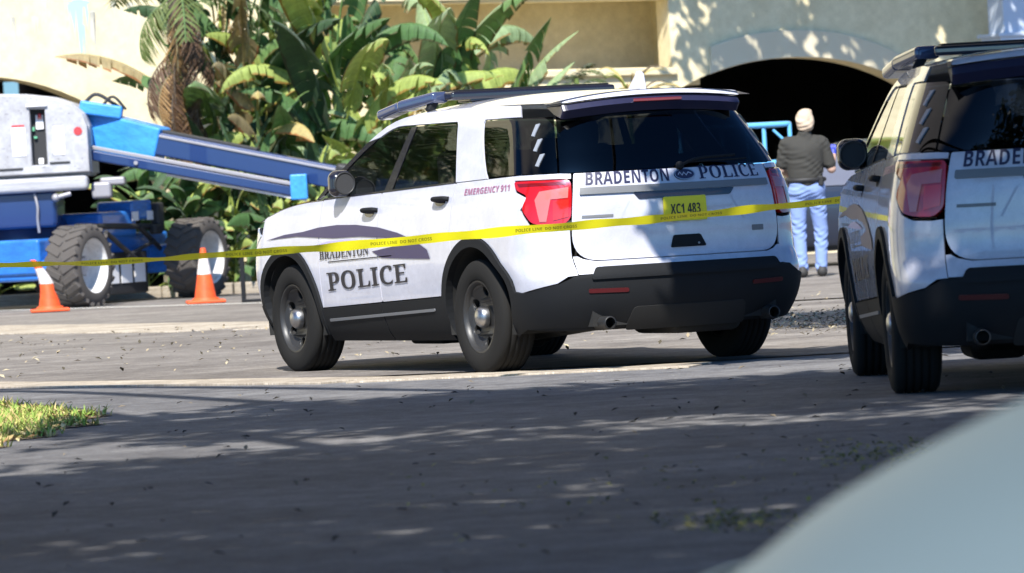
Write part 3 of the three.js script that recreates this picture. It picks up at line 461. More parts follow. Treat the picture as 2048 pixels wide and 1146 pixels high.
// a plain saloon, used for the pale car close to the camera and the dark one inside the arch
function buildSaloon(root, paint) {
  const HW = tab([[0.2, 0.8], [0.3, 0.86], [0.5, 0.895], [0.7, 0.9], [0.85, 0.885], [0.95, 0.86], [1.1, 0.78], [1.3, 0.68], [1.42, 0.6]]);
  const XR = tab([[0.2, -0.85], [0.4, -0.98], [0.6, -1.0], [0.9, -0.95], [1.0, -0.9], [1.2, -0.4], [1.42, -0.1]]);
  const XF = tab([[0.2, 3.4], [0.4, 3.55], [0.55, 3.56], [0.68, 3.55], [0.8, 3.53], [0.95, 3.5], [1.1, 3.45]]);
  const w = makeWrap({ HW, XR, XF, ref: 0.6, bref: 0.9, a: 0.55, n: 2.5, u1: 2.2 }), { map, RZ, FZ, mirror } = w;
  const lay = (name, o, m, opt = {}) => part(name, layShapes([{ o }], map, { max: 0.07, ...opt }), m, root);
  const both = (name, o, m, opt) => { lay(name, o, m, opt); lay(name, o.map(p => [mirror(p[0]), p[1]]), m, opt); };
  const cy = 0.32, r = 0.38;
  const FT = tab([[1.95, 0.985], [2.4, 0.965], [2.7, 0.878], [2.95, 0.76], [3.1, 0.645]]), D = tab([[-0.6, 0.97], [0, 0.95], [1.0, 0.93], [1.95, 0.95]]);
  const ln = (f, a, b, n = 10) => Array.from({ length: n + 1 }, (_, i) => { const x = a + (b - a) * i / n; return [x, f(x)]; });
  both('front_fender', [[1.9, 0.25], ...arc(2.65, cy, r, 190, -10, 22), [FZ(-0.7), 0.25], [FZ(-0.7), 0.50], [3.04, 0.58], ...ln(FT, 3.05, 1.9)], paint);
  both('front_door', [[1.02, 0.25], [1.892, 0.25], [1.892, 0.94], ...ln(D, 1.89, 1.02, 4)], paint);
  both('rear_door', [[0.25, 0.25], [1.012, 0.25], [1.012, 0.93], ...ln(D, 1.01, 0.12, 4), [0.1, 0.72], ...arc(0, cy, r, 68, -10, 8)].slice(0), paint);
  both('quarter_panel', [[0.09, 0.72], [0.11, 0.944], ...ln(D, 0.1, -0.55, 4), [RZ(-0.5), 0.93], [RZ(-0.5), 0.60], [RZ(-0.7), 0.60], [-0.5, 0.5], ...arc(0, cy, r, 155, 75, 12)], paint);
  lay('rear_bumper', [...arc(0, cy, r, 160, 190, 4), [RZ(-0.6), 0.24], [RZ(0.6), 0.24], ...arc(0, cy, r, 190, 160, 4).map(p => [mirror(p[0]), p[1]]), [mirror(-0.5), 0.49], [RZ(0.7), 0.59], [RZ(-0.7), 0.59], [-0.5, 0.49]], paint);
  lay('trunk', [[RZ(-0.49), 0.60], [RZ(0.49), 0.60], [RZ(0.49), 0.95], [RZ(-0.49), 0.95]], paint);
  lay('front_bumper', [[FZ(-0.69), 0.22], [FZ(0.69), 0.22], [FZ(0.69), 0.48], [FZ(-0.69), 0.48]], paint);
  lay('nose_panel', [[3.04, 0.60], [FZ(-0.69), 0.595], [FZ(0), 0.60], [FZ(0.69), 0.595], [2 * w.uf - 3.04, 0.60], [2 * w.uf - 3.04, 0.68], [FZ(0.69), 0.645], [FZ(0), 0.64], [FZ(-0.69), 0.645], [3.04, 0.68]], paint, { off: 0.003 });
  both('headlight', roundPoly([[3.06, 0.59], [FZ(-0.69), 0.495], [FZ(-0.4), 0.495], [FZ(-0.42), 0.59]], 0.02), M.clearLens);
  lay('grille', [[FZ(-0.38), 0.495], [FZ(0.38), 0.495], [FZ(0.38), 0.59], [FZ(-0.38), 0.59]], M.gloss);
  part('hood', sheet(20, 24, (i, j) => { const s = -1 + 2 * i, x = 1.95 + (3.1 - 1.95) * j; return V(x + (0.22 + 0.20 * j) * (1 - Math.pow(Math.abs(s), 2.4)), FT(x) + 0.035 * (1 - s * s) * (1 - j) + 0.001, s * HW(FT(x)) * (1 - 0.002)); }), paint, root);
  const R = tab([[-0.65, 0.985], [-0.3, 1.17], [0.1, 1.36], [0.6, 1.42], [1.0, 1.415], [1.35, 1.33], [1.7, 1.14], [1.98, 0.97]]);
  const top = (x, s, d = 0) => V(x + 0.18 * (1 - s * s) * Math.max(0, (x - 0.9) / 1.1) - 0.12 * (1 - s * s) * Math.max(0, (0.1 - x) / 0.7), R(x) + 0.05 * (1 - Math.abs(s) ** 2.5) + d, s * HW(R(x)));
  part('roof', sheet(16, 12, (i, j) => top(0.08 + 1.05 * j, -1 + 2 * i)), paint, root);
  part('windshield', sheet(16, 10, (i, j) => top(1.14 + 0.83 * j, (-1 + 2 * i) * 0.97)), M.privacy, root); part('rear_window', sheet(16, 10, (i, j) => top(-0.62 + 0.69 * j, (-1 + 2 * i) * 0.97)), M.privacy, root);
  part('trunk_lid', sheet(14, 6, (i, j) => { const s = -1 + 2 * i, x = -0.62 - 0.33 * j; return V(x - 0.02 * (1 - s * s), 0.985 - 0.03 * j + 0.03 * (1 - s * s), s * (HW(0.96) - 0.2 * j * j)); }), paint, root);
  both('side_pillars', [...ln(R, 1.95, -0.62, 26), ...ln(x => Math.max(D(x) + 0.004, R(x) - 0.05), -0.55, 1.9, 26)], paint);
  both('front_window', roundPoly([[0.99, 0.945], [1.86, 0.955], [1.7, R(1.7) - 0.055], [1.35, R(1.35) - 0.055], [0.99, R(1) - 0.055]], 0.01), M.privacy, { off: -0.006 });
  both('rear_door_window', roundPoly([[0.93, 0.945], [0.0, 0.955], [-0.3, R(-0.3) - 0.08], [0.1, R(0.1) - 0.055], [0.93, R(0.93) - 0.055]], 0.01), M.privacy, { off: -0.006 });
  both('middle_pillar', [[0.935, 0.94], [0.985, 0.94], [0.985, 1.365], [0.935, 1.365]], M.gloss);
  both('sill', [[0.37, 0.2], [2.28, 0.2], [2.28, 0.245], [0.37, 0.245]], M.black, { off: 0.004 });
  both('tail_light', roundPoly([[RZ(-0.84), 0.72], [RZ(-0.51), 0.70], [RZ(-0.51), 0.86], [RZ(-0.82), 0.88]], 0.03), M.red, { off: 0.012 });
  const pw = roadWheel(0.32, 0.205, 'alloy'); for (const [x, s] of [[0, -1], [2.65, -1], [0, 1], [2.65, 1]]) { const q = pw.clone(); q.position.set(x, 0.318, s * 0.78); if (s > 0) q.rotation.y = Math.PI; root.add(q); }
  part('underbody', merge([box(3.3, 0.14, 1.2, 1.2, 0.27, 0), box(3.6, 0.45, 1.1, 1.2, 0.55, 0), box(1.8, 0.12, 1.5, 1.32, 0.27, 0)]), M.under, root);
  for (const x of [0.2, 1.1]) for (const z of [-0.36, 0.36]) part('seat', box(0.16, 0.5, 0.48, x, 0.98, z, 0.06), M.seat, root);
}
M.palePaint = phy(0.10, 0.137, 0.152, 0.55, { clearcoat: 0.15, clearcoatRoughness: 0.4 });
M.paintedReflection = phy(0.10, 0.105, 0.14, 0.3, { clearcoat: 0.5 });  // opaque grey for the dark car's windows: their bright reflection painted as colour
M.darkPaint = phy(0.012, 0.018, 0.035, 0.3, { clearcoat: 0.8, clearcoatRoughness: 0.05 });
const near = thing('parked_car', 'pale blue car hood blurred in the bottom right corner', 'car', [3.78, 0, -8.1], Math.PI);
buildSaloon(near, M.palePaint);
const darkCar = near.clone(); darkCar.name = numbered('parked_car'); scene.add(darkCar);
darkCar.traverse(o => { if (o.material === M.palePaint) o.material = M.darkPaint; if (o.name === 'front_window' || o.name === 'rear_door_window') o.material = M.paintedReflection; });
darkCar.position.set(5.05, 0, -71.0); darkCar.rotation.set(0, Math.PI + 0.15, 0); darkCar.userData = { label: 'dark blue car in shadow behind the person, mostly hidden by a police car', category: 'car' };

// ---------------------------------------------------------------- boom lift
const grime = tex(512, (x, y) => { const v = (nA(x * 8, y * 8) - 0.5) * 34 + (nB(x * 32, y * 32) - 0.5) * 22 + (nC(x * 128, y * 128) - 0.5) * 16 - (nB(x * 32 + 9, y * 32 + 5) > 0.9 ? 34 : 0); return [clamp(232 + v), clamp(229 + v), clamp(224 + v)]; });
M.blue = phy(0.024, 0.19, 0.68, 0.4, { map: grime, clearcoat: 0.4 }); M.sky = phy(0.05, 0.33, 0.90, 0.42, { map: grime, clearcoat: 0.3 }); M.deep = phy(0.005, 0.026, 0.11, 0.4, { clearcoat: 0.4 }); M.liftGrey = std(0.46, 0.47, 0.52, 0.55, { map: grime }); M.rimWhite = std(0.78, 0.79, 0.82, 0.5, { map: grime }); M.silver = std(0.30, 0.29, 0.31, 0.5, { metalness: 0.3 }); M.label = std(0.78, 0.77, 0.78, 0.6); M.hose = std(0.02, 0.02, 0.022, 0.6); M.tubeBlue = phy(0.13, 0.42, 0.72, 0.4, { clearcoat: 0.4 });
M.tread = std(0.075, 0.066, 0.06, 0.9);
function liftWheel() { // axle along x, outer face +x
  const R = 0.49, w = 0.40, o = new THREE.Group(); o.name = 'wheel';
  const tr = [[0.32, 0.5], [0.34, 0.53], [0.4, 0.52], [0.455, 0.47], [0.47, 0.40], [0.47, -0.40], [0.455, -0.47], [0.4, -0.52], [0.34, -0.53], [0.32, -0.5]].map(p => new THREE.Vector2(p[0], p[1] * w));
  const g = [new THREE.LatheGeometry(tr, 48)];
  for (let k = 0; k < 22; k++) for (const s of [-1, 1]) { const b = new RoundedBoxGeometry(0.05, 0.21, 0.075, 1, 0.008); b.rotateX(s * 0.5); b.translate(0.458, s * 0.105, 0); b.rotateY((k + (s > 0 ? 0.5 : 0)) / 22 * Math.PI * 2); g.push(b); }
  const t = merge(g); t.rotateZ(-Math.PI / 2); part('tyre', t, M.tread, o);
  const rg = new THREE.LatheGeometry([[0, -0.02], [0.12, -0.02], [0.13, -0.06], [0.25, -0.08], [0.285, 0.02], [0.305, 0.19], [0.335, 0.205], [0.335, 0.19], [0.32, -0.2], [0.2, -0.2]].map(p => new THREE.Vector2(...p)), 40); rg.rotateZ(-Math.PI / 2); part('rim', rg, M.rimWhite, o);
  const hub = [new THREE.CylinderGeometry(0.1, 0.11, 0.08, 20).rotateZ(-Math.PI / 2).translate(0.02, 0, 0)]; for (let k = 0; k < 8; k++) { const a = k / 8 * Math.PI * 2; hub.push(new THREE.CylinderGeometry(0.013, 0.013, 0.04, 6).rotateZ(-Math.PI / 2).translate(0.0, Math.cos(a) * 0.15, Math.sin(a) * 0.15)); } part('hub', merge(hub), M.liftGrey, o);
  return o;
}
{
  const O = V(-5.5, 0, -71.3), at = (x, y, z) => V(x - O.x, y, z - O.z);
  const lift = thing('boom_lift', 'blue and grey boom lift with big lugged tyres, its boom lowered to the right', 'boom lift', [O.x, 0, O.z]);
  const ax = V(0.9, 0, 0.42).normalize(), ln = V(0.42, 0, -0.9).normalize(), turn = -Math.atan2(0.42, 0.9);
  const proto = liftWheel();
  const wc = [[-5.02, -70.0], [-3.78, -72.55]];
  for (const [x, z] of wc) for (const k of [0, 1]) { const q = proto.clone(); const c = V(x, 0.485, z).addScaledVector(ax, k ? -1.85 : 0); q.position.copy(at(c.x, c.y, c.z)); q.rotation.y = turn + (k ? Math.PI : 0); lift.add(q); }
  // chassis in a frame with x along the axles and z towards the near end
  const ch = new THREE.Group(); const mid = V((wc[0][0] + wc[1][0]) / 2, 0, (wc[0][1] + wc[1][1]) / 2).addScaledVector(ax, -0.93); ch.position.copy(at(mid.x, 0, mid.z)); ch.rotation.y = turn;
  const put = (name, list, m, parent = lift) => { const gg = merge(list); ch.updateMatrix(); gg.applyMatrix4(ch.matrix); return part(name, gg, m, parent); };
  const chassis = put('chassis', [box(0.95, 0.42, 3.2, 0, 0.62, 0, 0.04), box(1.05, 0.3, 0.9, 0.05, 0.95, -0.2, 0.05), box(0.5, 0.24, 0.5, 0.35, 1.1, -0.75, 0.04)], M.blue);
  put('axle_beam', [box(1.55, 0.24, 0.28, 0, 0.46, 1.42, 0.04), box(0.5, 0.34, 0.2, 0.55, 0.5, 1.2, 0.03)], M.blue); put('axle_beam', [box(1.55, 0.24, 0.28, 0, 0.46, -1.42, 0.04), box(0.5, 0.34, 0.2, 0.55, 0.5, -1.2, 0.03)], M.blue);
  put('steering_link', [bar(V(0.62, 0.9, -0.6), V(0.62, 0.52, -1.3), 0.03), bar(V(0.6, 0.95, 0.9), V(0.6, 0.9, -0.9), 0.035), bar(V(0.66, 0.86, 0.3), V(0.66, 0.52, -0.4), 0.03), bar(V(0.66, 0.56, -0.2), V(0.66, 0.72, -0.9), 0.025)], M.hose, chassis);
  put('hose_block', [box(0.12, 0.36, 0.16, 0.62, 1.0, -1.08, 0.03), box(0.1, 0.12, 0.2, 0.66, 0.86, -0.95, 0.03)], M.hose, chassis);
  for (let k = 0; k < 2; k++) put('label_plate', [box(0.008, 0.11, 0.16, 0.604, 1.03, -0.55 - k * 0.38, 0.002)], M.label, chassis);
  const step = put('step_frame', [box(0.06, 0.5, 1.1, 0.52, 0.36, -0.35, 0.02)], M.hose, chassis);
  for (let k = 0; k < 3; k++) put('label_plate', [box(0.008, 0.24, 0.27, 0.556, 0.36, -0.02 - k * 0.33, 0.002)], M.label, step);
  put('outrigger_box', [box(0.5, 0.32, 0.7, -0.9, 0.42, 1.65, 0.03)], M.blue, chassis);
  // turntable and cowling: profile facing the camera, swept back
  const pedestal = part('turntable', merge([box(1.5, 0.45, 1.3, -0.55, 1.18, 0.0, 0.06), new THREE.CylinderGeometry(0.55, 0.6, 0.25, 32).translate(-0.3, 0.92, -0.2)]), M.deep, lift);
  part('hydraulic_line', tube([V(-0.05, 1.36, 0.68), V(-0.02, 1.2, 0.7), V(-0.03, 1.05, 0.68), V(-0.02, 0.9, 0.66)], 0.018, 12, 6), M.silver, pedestal);
  const cs = new THREE.Shape(); const pr = [[-1.5, 1.60], [0.60, 1.60], [0.60, 2.12], [0.55, 2.26], [0.42, 2.38], [0.22, 2.46], [-0.1, 2.51], [-1.5, 2.60]]; cs.moveTo(...pr[0]); pr.slice(1).forEach(p => cs.lineTo(...p));
  const hole = new THREE.Path([[-0.07, 1.68], [0.135, 1.68], [0.135, 2.36], [-0.07, 2.37]].map(p => new THREE.Vector2(...p)).reverse()); 
  const face = cs.clone(); face.holes.push(hole);
  const bev = { bevelEnabled: true, bevelSize: 0.03, bevelThickness: 0.03, bevelSegments: 3 };
  const cow = part('cowling', merge([new THREE.ExtrudeGeometry(cs, { depth: 1.2, ...bev }).translate(0, 0, -0.75)]), M.liftGrey, lift);
  const fc = part('cowling_panel', new THREE.ExtrudeGeometry(face, { depth: 0.12, ...bev, bevelSize: 0.015 }).translate(0, 0, 0.52), M.liftGrey, cow);
  part('control_bay', merge([box(0.22, 0.72, 0.015, 0.03, 2.03, 0.505)]), M.hose, cow);
  part('control_label', box(0.09, 0.17, 0.02, 0.045, 2.20, 0.53, 0.004), M.label, cow); part('control_label', box(0.06, 0.07, 0.02, 0.04, 1.74, 0.53, 0.004), M.label, cow); part('control_knob', merge([new THREE.SphereGeometry(0.025, 10, 8).translate(0.05, 2.28, 0.56), box(0.05, 0.03, 0.03, 0.05, 2.25, 0.55, 0.005)]), M.red, cow); part('control_knob', merge([box(0.03, 0.05, 0.03, -0.03, 2.12, 0.54, 0.006), box(0.04, 0.03, 0.03, -0.01, 2.02, 0.54, 0.006)]), std(0.1, 0.35, 0.2, 0.5), cow);
  part('bay_flap', box(0.25, 0.03, 0.06, 0.03, 2.395, 0.68, 0.01), M.label, cow);
  part('warning_label', box(0.16, 0.34, 0.006, -0.20, 1.98, 0.676, 0.001), M.label, cow); part('warning_label', box(0.13, 0.34, 0.006, 0.27, 1.97, 0.676, 0.001), M.label, cow); part('warning_label', box(0.15, 0.025, 0.006, -0.20, 2.165, 0.676, 0.001), M.red, cow);
  part('round_decal', new THREE.CylinderGeometry(0.05, 0.05, 0.006, 24).rotateX(Math.PI / 2).translate(0.50, 2.07, 0.676), M.red, cow);
  part('vent', merge([box(0.24, 0.025, 0.02, 0.27, 1.71, 0.672, 0.004).rotateZ(0)]), M.hose, cow); part('vent', box(0.5, 0.025, 0.02, -0.42, 1.66, 0.672, 0.004), M.hose, cow);
  part('bumper_bar', merge([box(1.9, 0.17, 0.3, -0.36, 1.46, 0.62, 0.05)]), M.liftGrey, cow); part('lower_tray', box(2.1, 0.06, 1.25, -0.45, 1.57, -0.1, 0.02), M.silver, cow);
  part('valve_block', merge([box(0.24, 0.2, 0.3, 0.72, 1.36, 0.3, 0.04), box(0.3, 0.1, 0.3, 0.85, 1.46, 0.2, 0.03)]), M.silver, lift); part('beacon', merge([new THREE.SphereGeometry(0.05, 10, 8).translate(0.2, 1.30, 0.72), bar(V(0.2, 1.30, 0.72), V(0.38, 1.34, 0.72), 0.03)]), M.silver, lift);
  // boom
  const a0 = at(-5.1, 2.16, -71.5), a1 = at(-4.05, 1.83, -71.1);
  const arm = part('upper_link', merge([beam(a0, a1, 0.34, 0.46, 0.03)]), M.sky, lift); part('link_cover', beam(at(-5.0, 2.36, -71.2), at(-4.5, 2.26, -71.2), 0.25, 0.16, 0.03), M.sky, arm);
  part('hose_bundle', merge([tube([at(-4.95, 2.4, -71.2), at(-4.8, 2.5, -71.2), at(-4.6, 2.38, -71.2), at(-4.5, 2.3, -71.2)], 0.025, 16, 6), tube([at(-4.75, 2.33, -71.1), at(-4.6, 2.46, -71.1), at(-4.45, 2.3, -71.1)], 0.02, 12, 6)]), M.hose, arm);
  const b0 = at(-4.10, 1.88, -71.1), b1 = at(-1.75, 1.30, -70.6), boom = part('boom', beam(b0, b1, 0.26, 0.27, 0.02), M.deep, lift);
  part('boom_lip', beam(at(-4.08, 1.965, -70.96), at(-1.8, 1.40, -70.46), 0.02, 0.03, 0.006), M.silver, boom); part('boom_panel', beam(at(-3.95, 1.86, -70.95), at(-2.95, 1.615, -70.74), 0.012, 0.13, 0.004), M.blue, boom); part('cable_track', beam(at(-4.1, 2.03, -71.1), at(-2.9, 1.73, -70.85), 0.16, 0.05, 0.01), M.hose, boom);
  const lower = part('lower_link', beam(at(-4.95, 1.80, -71.0), at(-2.35, 1.19, -70.5), 0.16, 0.12, 0.02), M.deep, lift); part('link_rail', beam(at(-4.9, 1.88, -70.92), at(-2.4, 1.285, -70.43), 0.04, 0.045, 0.008), M.silver, lower); part('link_rail', beam(at(-4.0, 1.50, -70.95), at(-2.35, 1.11, -70.44), 0.03, 0.03, 0.006), M.label, lower);
  for (const [x, y] of [[-4.35, 1.66], [-2.9, 1.335]]) part('pivot_pin', new THREE.CylinderGeometry(0.025, 0.025, 0.03, 12).rotateX(Math.PI / 2).translate(...at(x, y, -70.78 + (x + 4.35) * 0.12).toArray()), M.silver, lower);
  part('end_bracket', merge([box(0.2, 0.30, 0.3, 0, 0, 0, 0.02).translate(...at(-2.43, 1.27, -70.45).toArray())]), M.sky, lift);
  part('boom_head', merge([beam(at(-2.0, 1.36, -70.6), at(-1.5, 1.22, -70.5), 0.32, 0.36, 0.05)]), M.hose, lift);
  part('jib', merge([beam(at(-1.6, 1.24, -70.5), at(0.6, 1.0, -69.5), 0.18, 0.18, 0.02), beam(at(0.6, 1.0, -69.5), at(2.0, 0.8, -68.4), 0.16, 0.16, 0.02)]), M.deep, lift);
  // platform of welded tube at the end of the jib
  const bk = new THREE.Group(); bk.name = 'platform'; lift.add(bk); bk.position.copy(at(2.62, 0, -68.2)); bk.rotation.y = 0.35;
  const loop = (y, w, d) => { const r = 0.12, p = []; for (const [sx, sz] of [[-1, -1], [1, -1], [1, 1], [-1, 1]]) for (const k of [0, 1, 2]) { const a = [Math.PI * 1.25, -Math.PI / 4, Math.PI / 4, Math.PI * 0.75][[[-1, -1], [1, -1], [1, 1], [-1, 1]].findIndex(q => q[0] === sx && q[1] === sz)] + (k - 1) * Math.PI / 4; p.push(V(sx * (w / 2 - r) + Math.cos(a) * r, y, sz * (d / 2 - r) + Math.sin(a) * r)); } return tube(p, 0.03, 72, 8, true, 0.2); };
  part('top_rail', loop(1.68, 1.1, 0.8), M.tubeBlue, bk); part('middle_rail', loop(1.25, 1.1, 0.8), M.tubeBlue, bk); part('toe_rail', loop(0.72, 1.1, 0.8), M.tubeBlue, bk);
  for (const sx of [-1, 0, 1]) for (const sz of [-1, 1]) part('post', bar(V(sx * 0.52, 0.66, sz * 0.38), V(sx * 0.52, 1.68, sz * 0.38), 0.026), M.tubeBlue, bk);
  part('platform_floor', box(1.1, 0.05, 0.8, 0, 0.64, 0, 0.01), M.silver, bk); part('control_console', box(0.26, 0.16, 0.14, -0.3, 1.5, -0.42, 0.03), M.hose, bk);
  part('hose_ring', new THREE.TorusGeometry(0.085, 0.022, 8, 24).translate(0.46, 1.40, 0.46), M.tubeBlue, bk); part('gate_handle', tube([V(0.3, 1.62, 0.42), V(0.45, 1.45, 0.46), V(0.5, 1.3, 0.44), V(0.5, 1.05, 0.42)], 0.016, 16, 8), M.tubeBlue, bk);
}

// ---------------------------------------------------------------- traffic cones
M.orange = std(0.95, 0.12, 0.025, 0.55, { map: grime }); M.coneWhite = std(0.86, 0.80, 0.80, 0.35, { map: grime });
function cone(label, p, dent, turn) {
  const c = thing('traffic_cone', label, 'traffic cone', p, turn, 'traffic cones by the boom lift');
  const H = 0.62, r = y => 0.135 - (0.135 - 0.032) * y / H;
  const bend = g => { const q = g.attributes.position; for (let i = 0; i < q.count; i++) { const y = q.getY(i); if (dent) { const t = Math.max(0, (y - 0.2) / 0.42), d = Math.exp(-(((y - 0.24) / 0.06) ** 2)); q.setX(i, q.getX(i) * (1 - 0.28 * d * (q.getX(i) > 0 ? 1 : 0)) - 0.13 * t * t - 0.03 * t); q.setY(i, y - 0.03 * t); } } g.computeVertexNormals(); return g; };
  const seg = (y0, y1, e = 0) => { const pts = []; for (let i = 0; i <= 8; i++) { const y = y0 + (y1 - y0) * i / 8; pts.push(new THREE.Vector2(r(y) + e, y)); } return bend(new THREE.LatheGeometry(pts, 32)); };
  part('body', merge([seg(0.03, 0.62), bend(new THREE.LatheGeometry([[0.032, 0.62], [0.026, 0.63], [0.018, 0.628]].map(q => new THREE.Vector2(...q)), 24))]), M.orange, c);
  part('reflective_band', seg(0.33, 0.52, 0.003), M.coneWhite, c);
  part('base', merge([box(0.44, 0.035, 0.44, 0, 0.02, 0, 0.012), new THREE.CylinderGeometry(0.145, 0.165, 0.03, 32).translate(0, 0.048, 0)]), M.orange, c);
}
cone('crumpled orange cone with bent tip in front of the left lift tyre', [-5.25, 0.008, -68.1], true, 0.1);
cone('upright orange and white cone in front of the right lift tyre', [-3.48, 0.008, -68.1], false, 0.1);

// black steel hoop beside the police car's nose
{ const s = thing('steel_stand', 'low black steel frame standing just ahead of the police car', 'stand', [-2.86, 0.006, -67.3]); part('hoop', merge([box(0.05, 0.52, 0.05, -0.15, 0.28, 0, 0.008), box(0.05, 0.52, 0.05, 0.55, 0.28, 0, 0.008), box(0.75, 0.05, 0.05, 0.2, 0.56, 0, 0.008)]), M.black, s); part('foot', box(0.75, 0.03, 0.12, 0.2, 0.02, 0, 0.006), M.black, s); }

// ---------------------------------------------------------------- police tape
{
  const cv = document.createElement('canvas'); cv.width = 2048; cv.height = 64; const x = cv.getContext('2d'); x.fillStyle = '#f0e41c'; x.fillRect(0, 0, 2048, 64); x.fillStyle = '#857d14'; x.font = 'bold 32px sans-serif'; x.textBaseline = 'middle';
  for (let k = 0; k < 2; k++) x.fillText('POLICE LINE  DO NOT CROSS', 40 + k * 1024, 34, 930);
  const t = new THREE.CanvasTexture(cv); t.colorSpace = THREE.SRGBColorSpace; t.wrapS = THREE.RepeatWrapping;
  M.tape = phy(1, 1, 1, 0.4, { map: t, transmission: 0.12, thickness: 0 });
  const pts = [V(-5.3, 0.93, -36.75), V(-3.1, 0.87, -36.6), V(-2.49, 0.852, -36.58), V(-1.87, 0.858, -36.55), V(-0.97, 0.872, -36.5), V(-0.05, 0.905, -36.5), V(0.95, 0.935, -36.5), V(1.65, 0.968, -36.5), V(2.11, 0.99, -36.5), V(4.6, 1.14, -36.4)];
  const c = new THREE.CatmullRomCurve3(pts), N = 260, pos = [], uv = [], idx = []; const tw = tab([[0, 1.15], [0.24, 1.02], [0.34, 0.95], [0.42, 0.55], [0.52, 0.35], [0.6, 0.62], [0.7, 0.80], [0.8, 0.5], [1, 0.3]]);
  for (let i = 0; i <= N; i++) { const p = c.getPointAt(i / N), a = tw(i / N) + 0.12 * Math.sin(i * 0.31) + 0.08 * Math.sin(i * 0.77), h = 0.030; for (const s of [-1, 1]) { const fold = s * h; pos.push(p.x, p.y + Math.cos(a) * fold + 0.003 * Math.sin(i * 0.5 + s), p.z + Math.sin(a) * fold); uv.push(i / N * 5.6, s > 0 ? 1 : 0); } if (i < N) { const k = i * 2; idx.push(k, k + 2, k + 3, k, k + 3, k + 1); } }
  const g = new THREE.BufferGeometry(); g.setAttribute('position', new THREE.Float32BufferAttribute(pos, 3)); g.setAttribute('uv', new THREE.Float32BufferAttribute(uv, 2)); g.setIndex(idx); g.computeVertexNormals();
  const o = part('police_tape', g, M.tape, scene); o.userData = { label: 'yellow police tape stretched across the scene in front of the police car', category: 'tape' };
}

// ---------------------------------------------------------------- the person by the arch
function field(parts, lo, hi, res, k = 0.03, fold = 0) { // smooth union of tapered capsules [a, b, ra, rb] or ellipsoids {c, r}
  const mc = new MarchingCubes(res, new THREE.MeshBasicMaterial(), false, false, 90000), c = V(), S = V().subVectors(hi, lo);
  const sd = p => { let d = 1e3; for (const q of parts) { let e; if (q.c) { const x = (p.x - q.c.x) / q.r.x, y = (p.y - q.c.y) / q.r.y, z = (p.z - q.c.z) / q.r.z, l = Math.sqrt(x * x + y * y + z * z); e = (l - 1) * Math.min(q.r.x, q.r.y, q.r.z); } else { const [a, b, ra, rb] = q, bx = b.x - a.x, by = b.y - a.y, bz = b.z - a.z; let t = ((p.x - a.x) * bx + (p.y - a.y) * by + (p.z - a.z) * bz) / (bx * bx + by * by + bz * bz); t = Math.max(0, Math.min(1, t)); e = Math.hypot(p.x - a.x - bx * t, p.y - a.y - by * t, p.z - a.z - bz * t) - (ra + (rb - ra) * t); } const h = Math.max(0, Math.min(1, 0.5 + 0.5 * (d - e) / k)); d = d * (1 - h) + e * h - k * h * (1 - h); } return d; };
  for (let z = 0; z < res; z++) for (let y = 0; y < res; y++) for (let x = 0; x < res; x++) { c.set(lo.x + x / res * S.x, lo.y + y / res * S.y, lo.z + z / res * S.z); mc.field[x + y * res + z * res * res] = -sd(c); }
  mc.isolation = 0; mc.update();
  const n = mc.count ?? mc.geometry.drawRange.count, P = new Float32Array(mc.positionArray.slice(0, n * 3));
  for (let i = 0; i < n; i++) { P[i * 3] = lo.x + (P[i * 3] + 1) / 2 * S.x; P[i * 3 + 1] = lo.y + (P[i * 3 + 1] + 1) / 2 * S.y; P[i * 3 + 2] = lo.z + (P[i * 3 + 2] + 1) / 2 * S.z; }
  let g = new THREE.BufferGeometry(); g.setAttribute('position', new THREE.BufferAttribute(P, 3)); g = mergeVertices(g, 1e-4); if (fold) { const q = g.attributes.position; g.computeVertexNormals(); const n = g.attributes.normal; for (let i = 0; i < q.count; i++) { const x = q.getX(i), y = q.getY(i), z = q.getZ(i), d = fold * (Math.sin(y * 61 + x * 34 + 3 * Math.sin(z * 23)) * 0.6 + Math.sin(y * 113 - x * 47 + z * 71) * 0.4) * (0.5 + 0.5 * Math.sin(y * 17 + x * 9)); q.setXYZ(i, x + n.getX(i) * d, y + n.getY(i) * d, z + n.getZ(i) * d); } } g.computeVertexNormals(); return g;
}
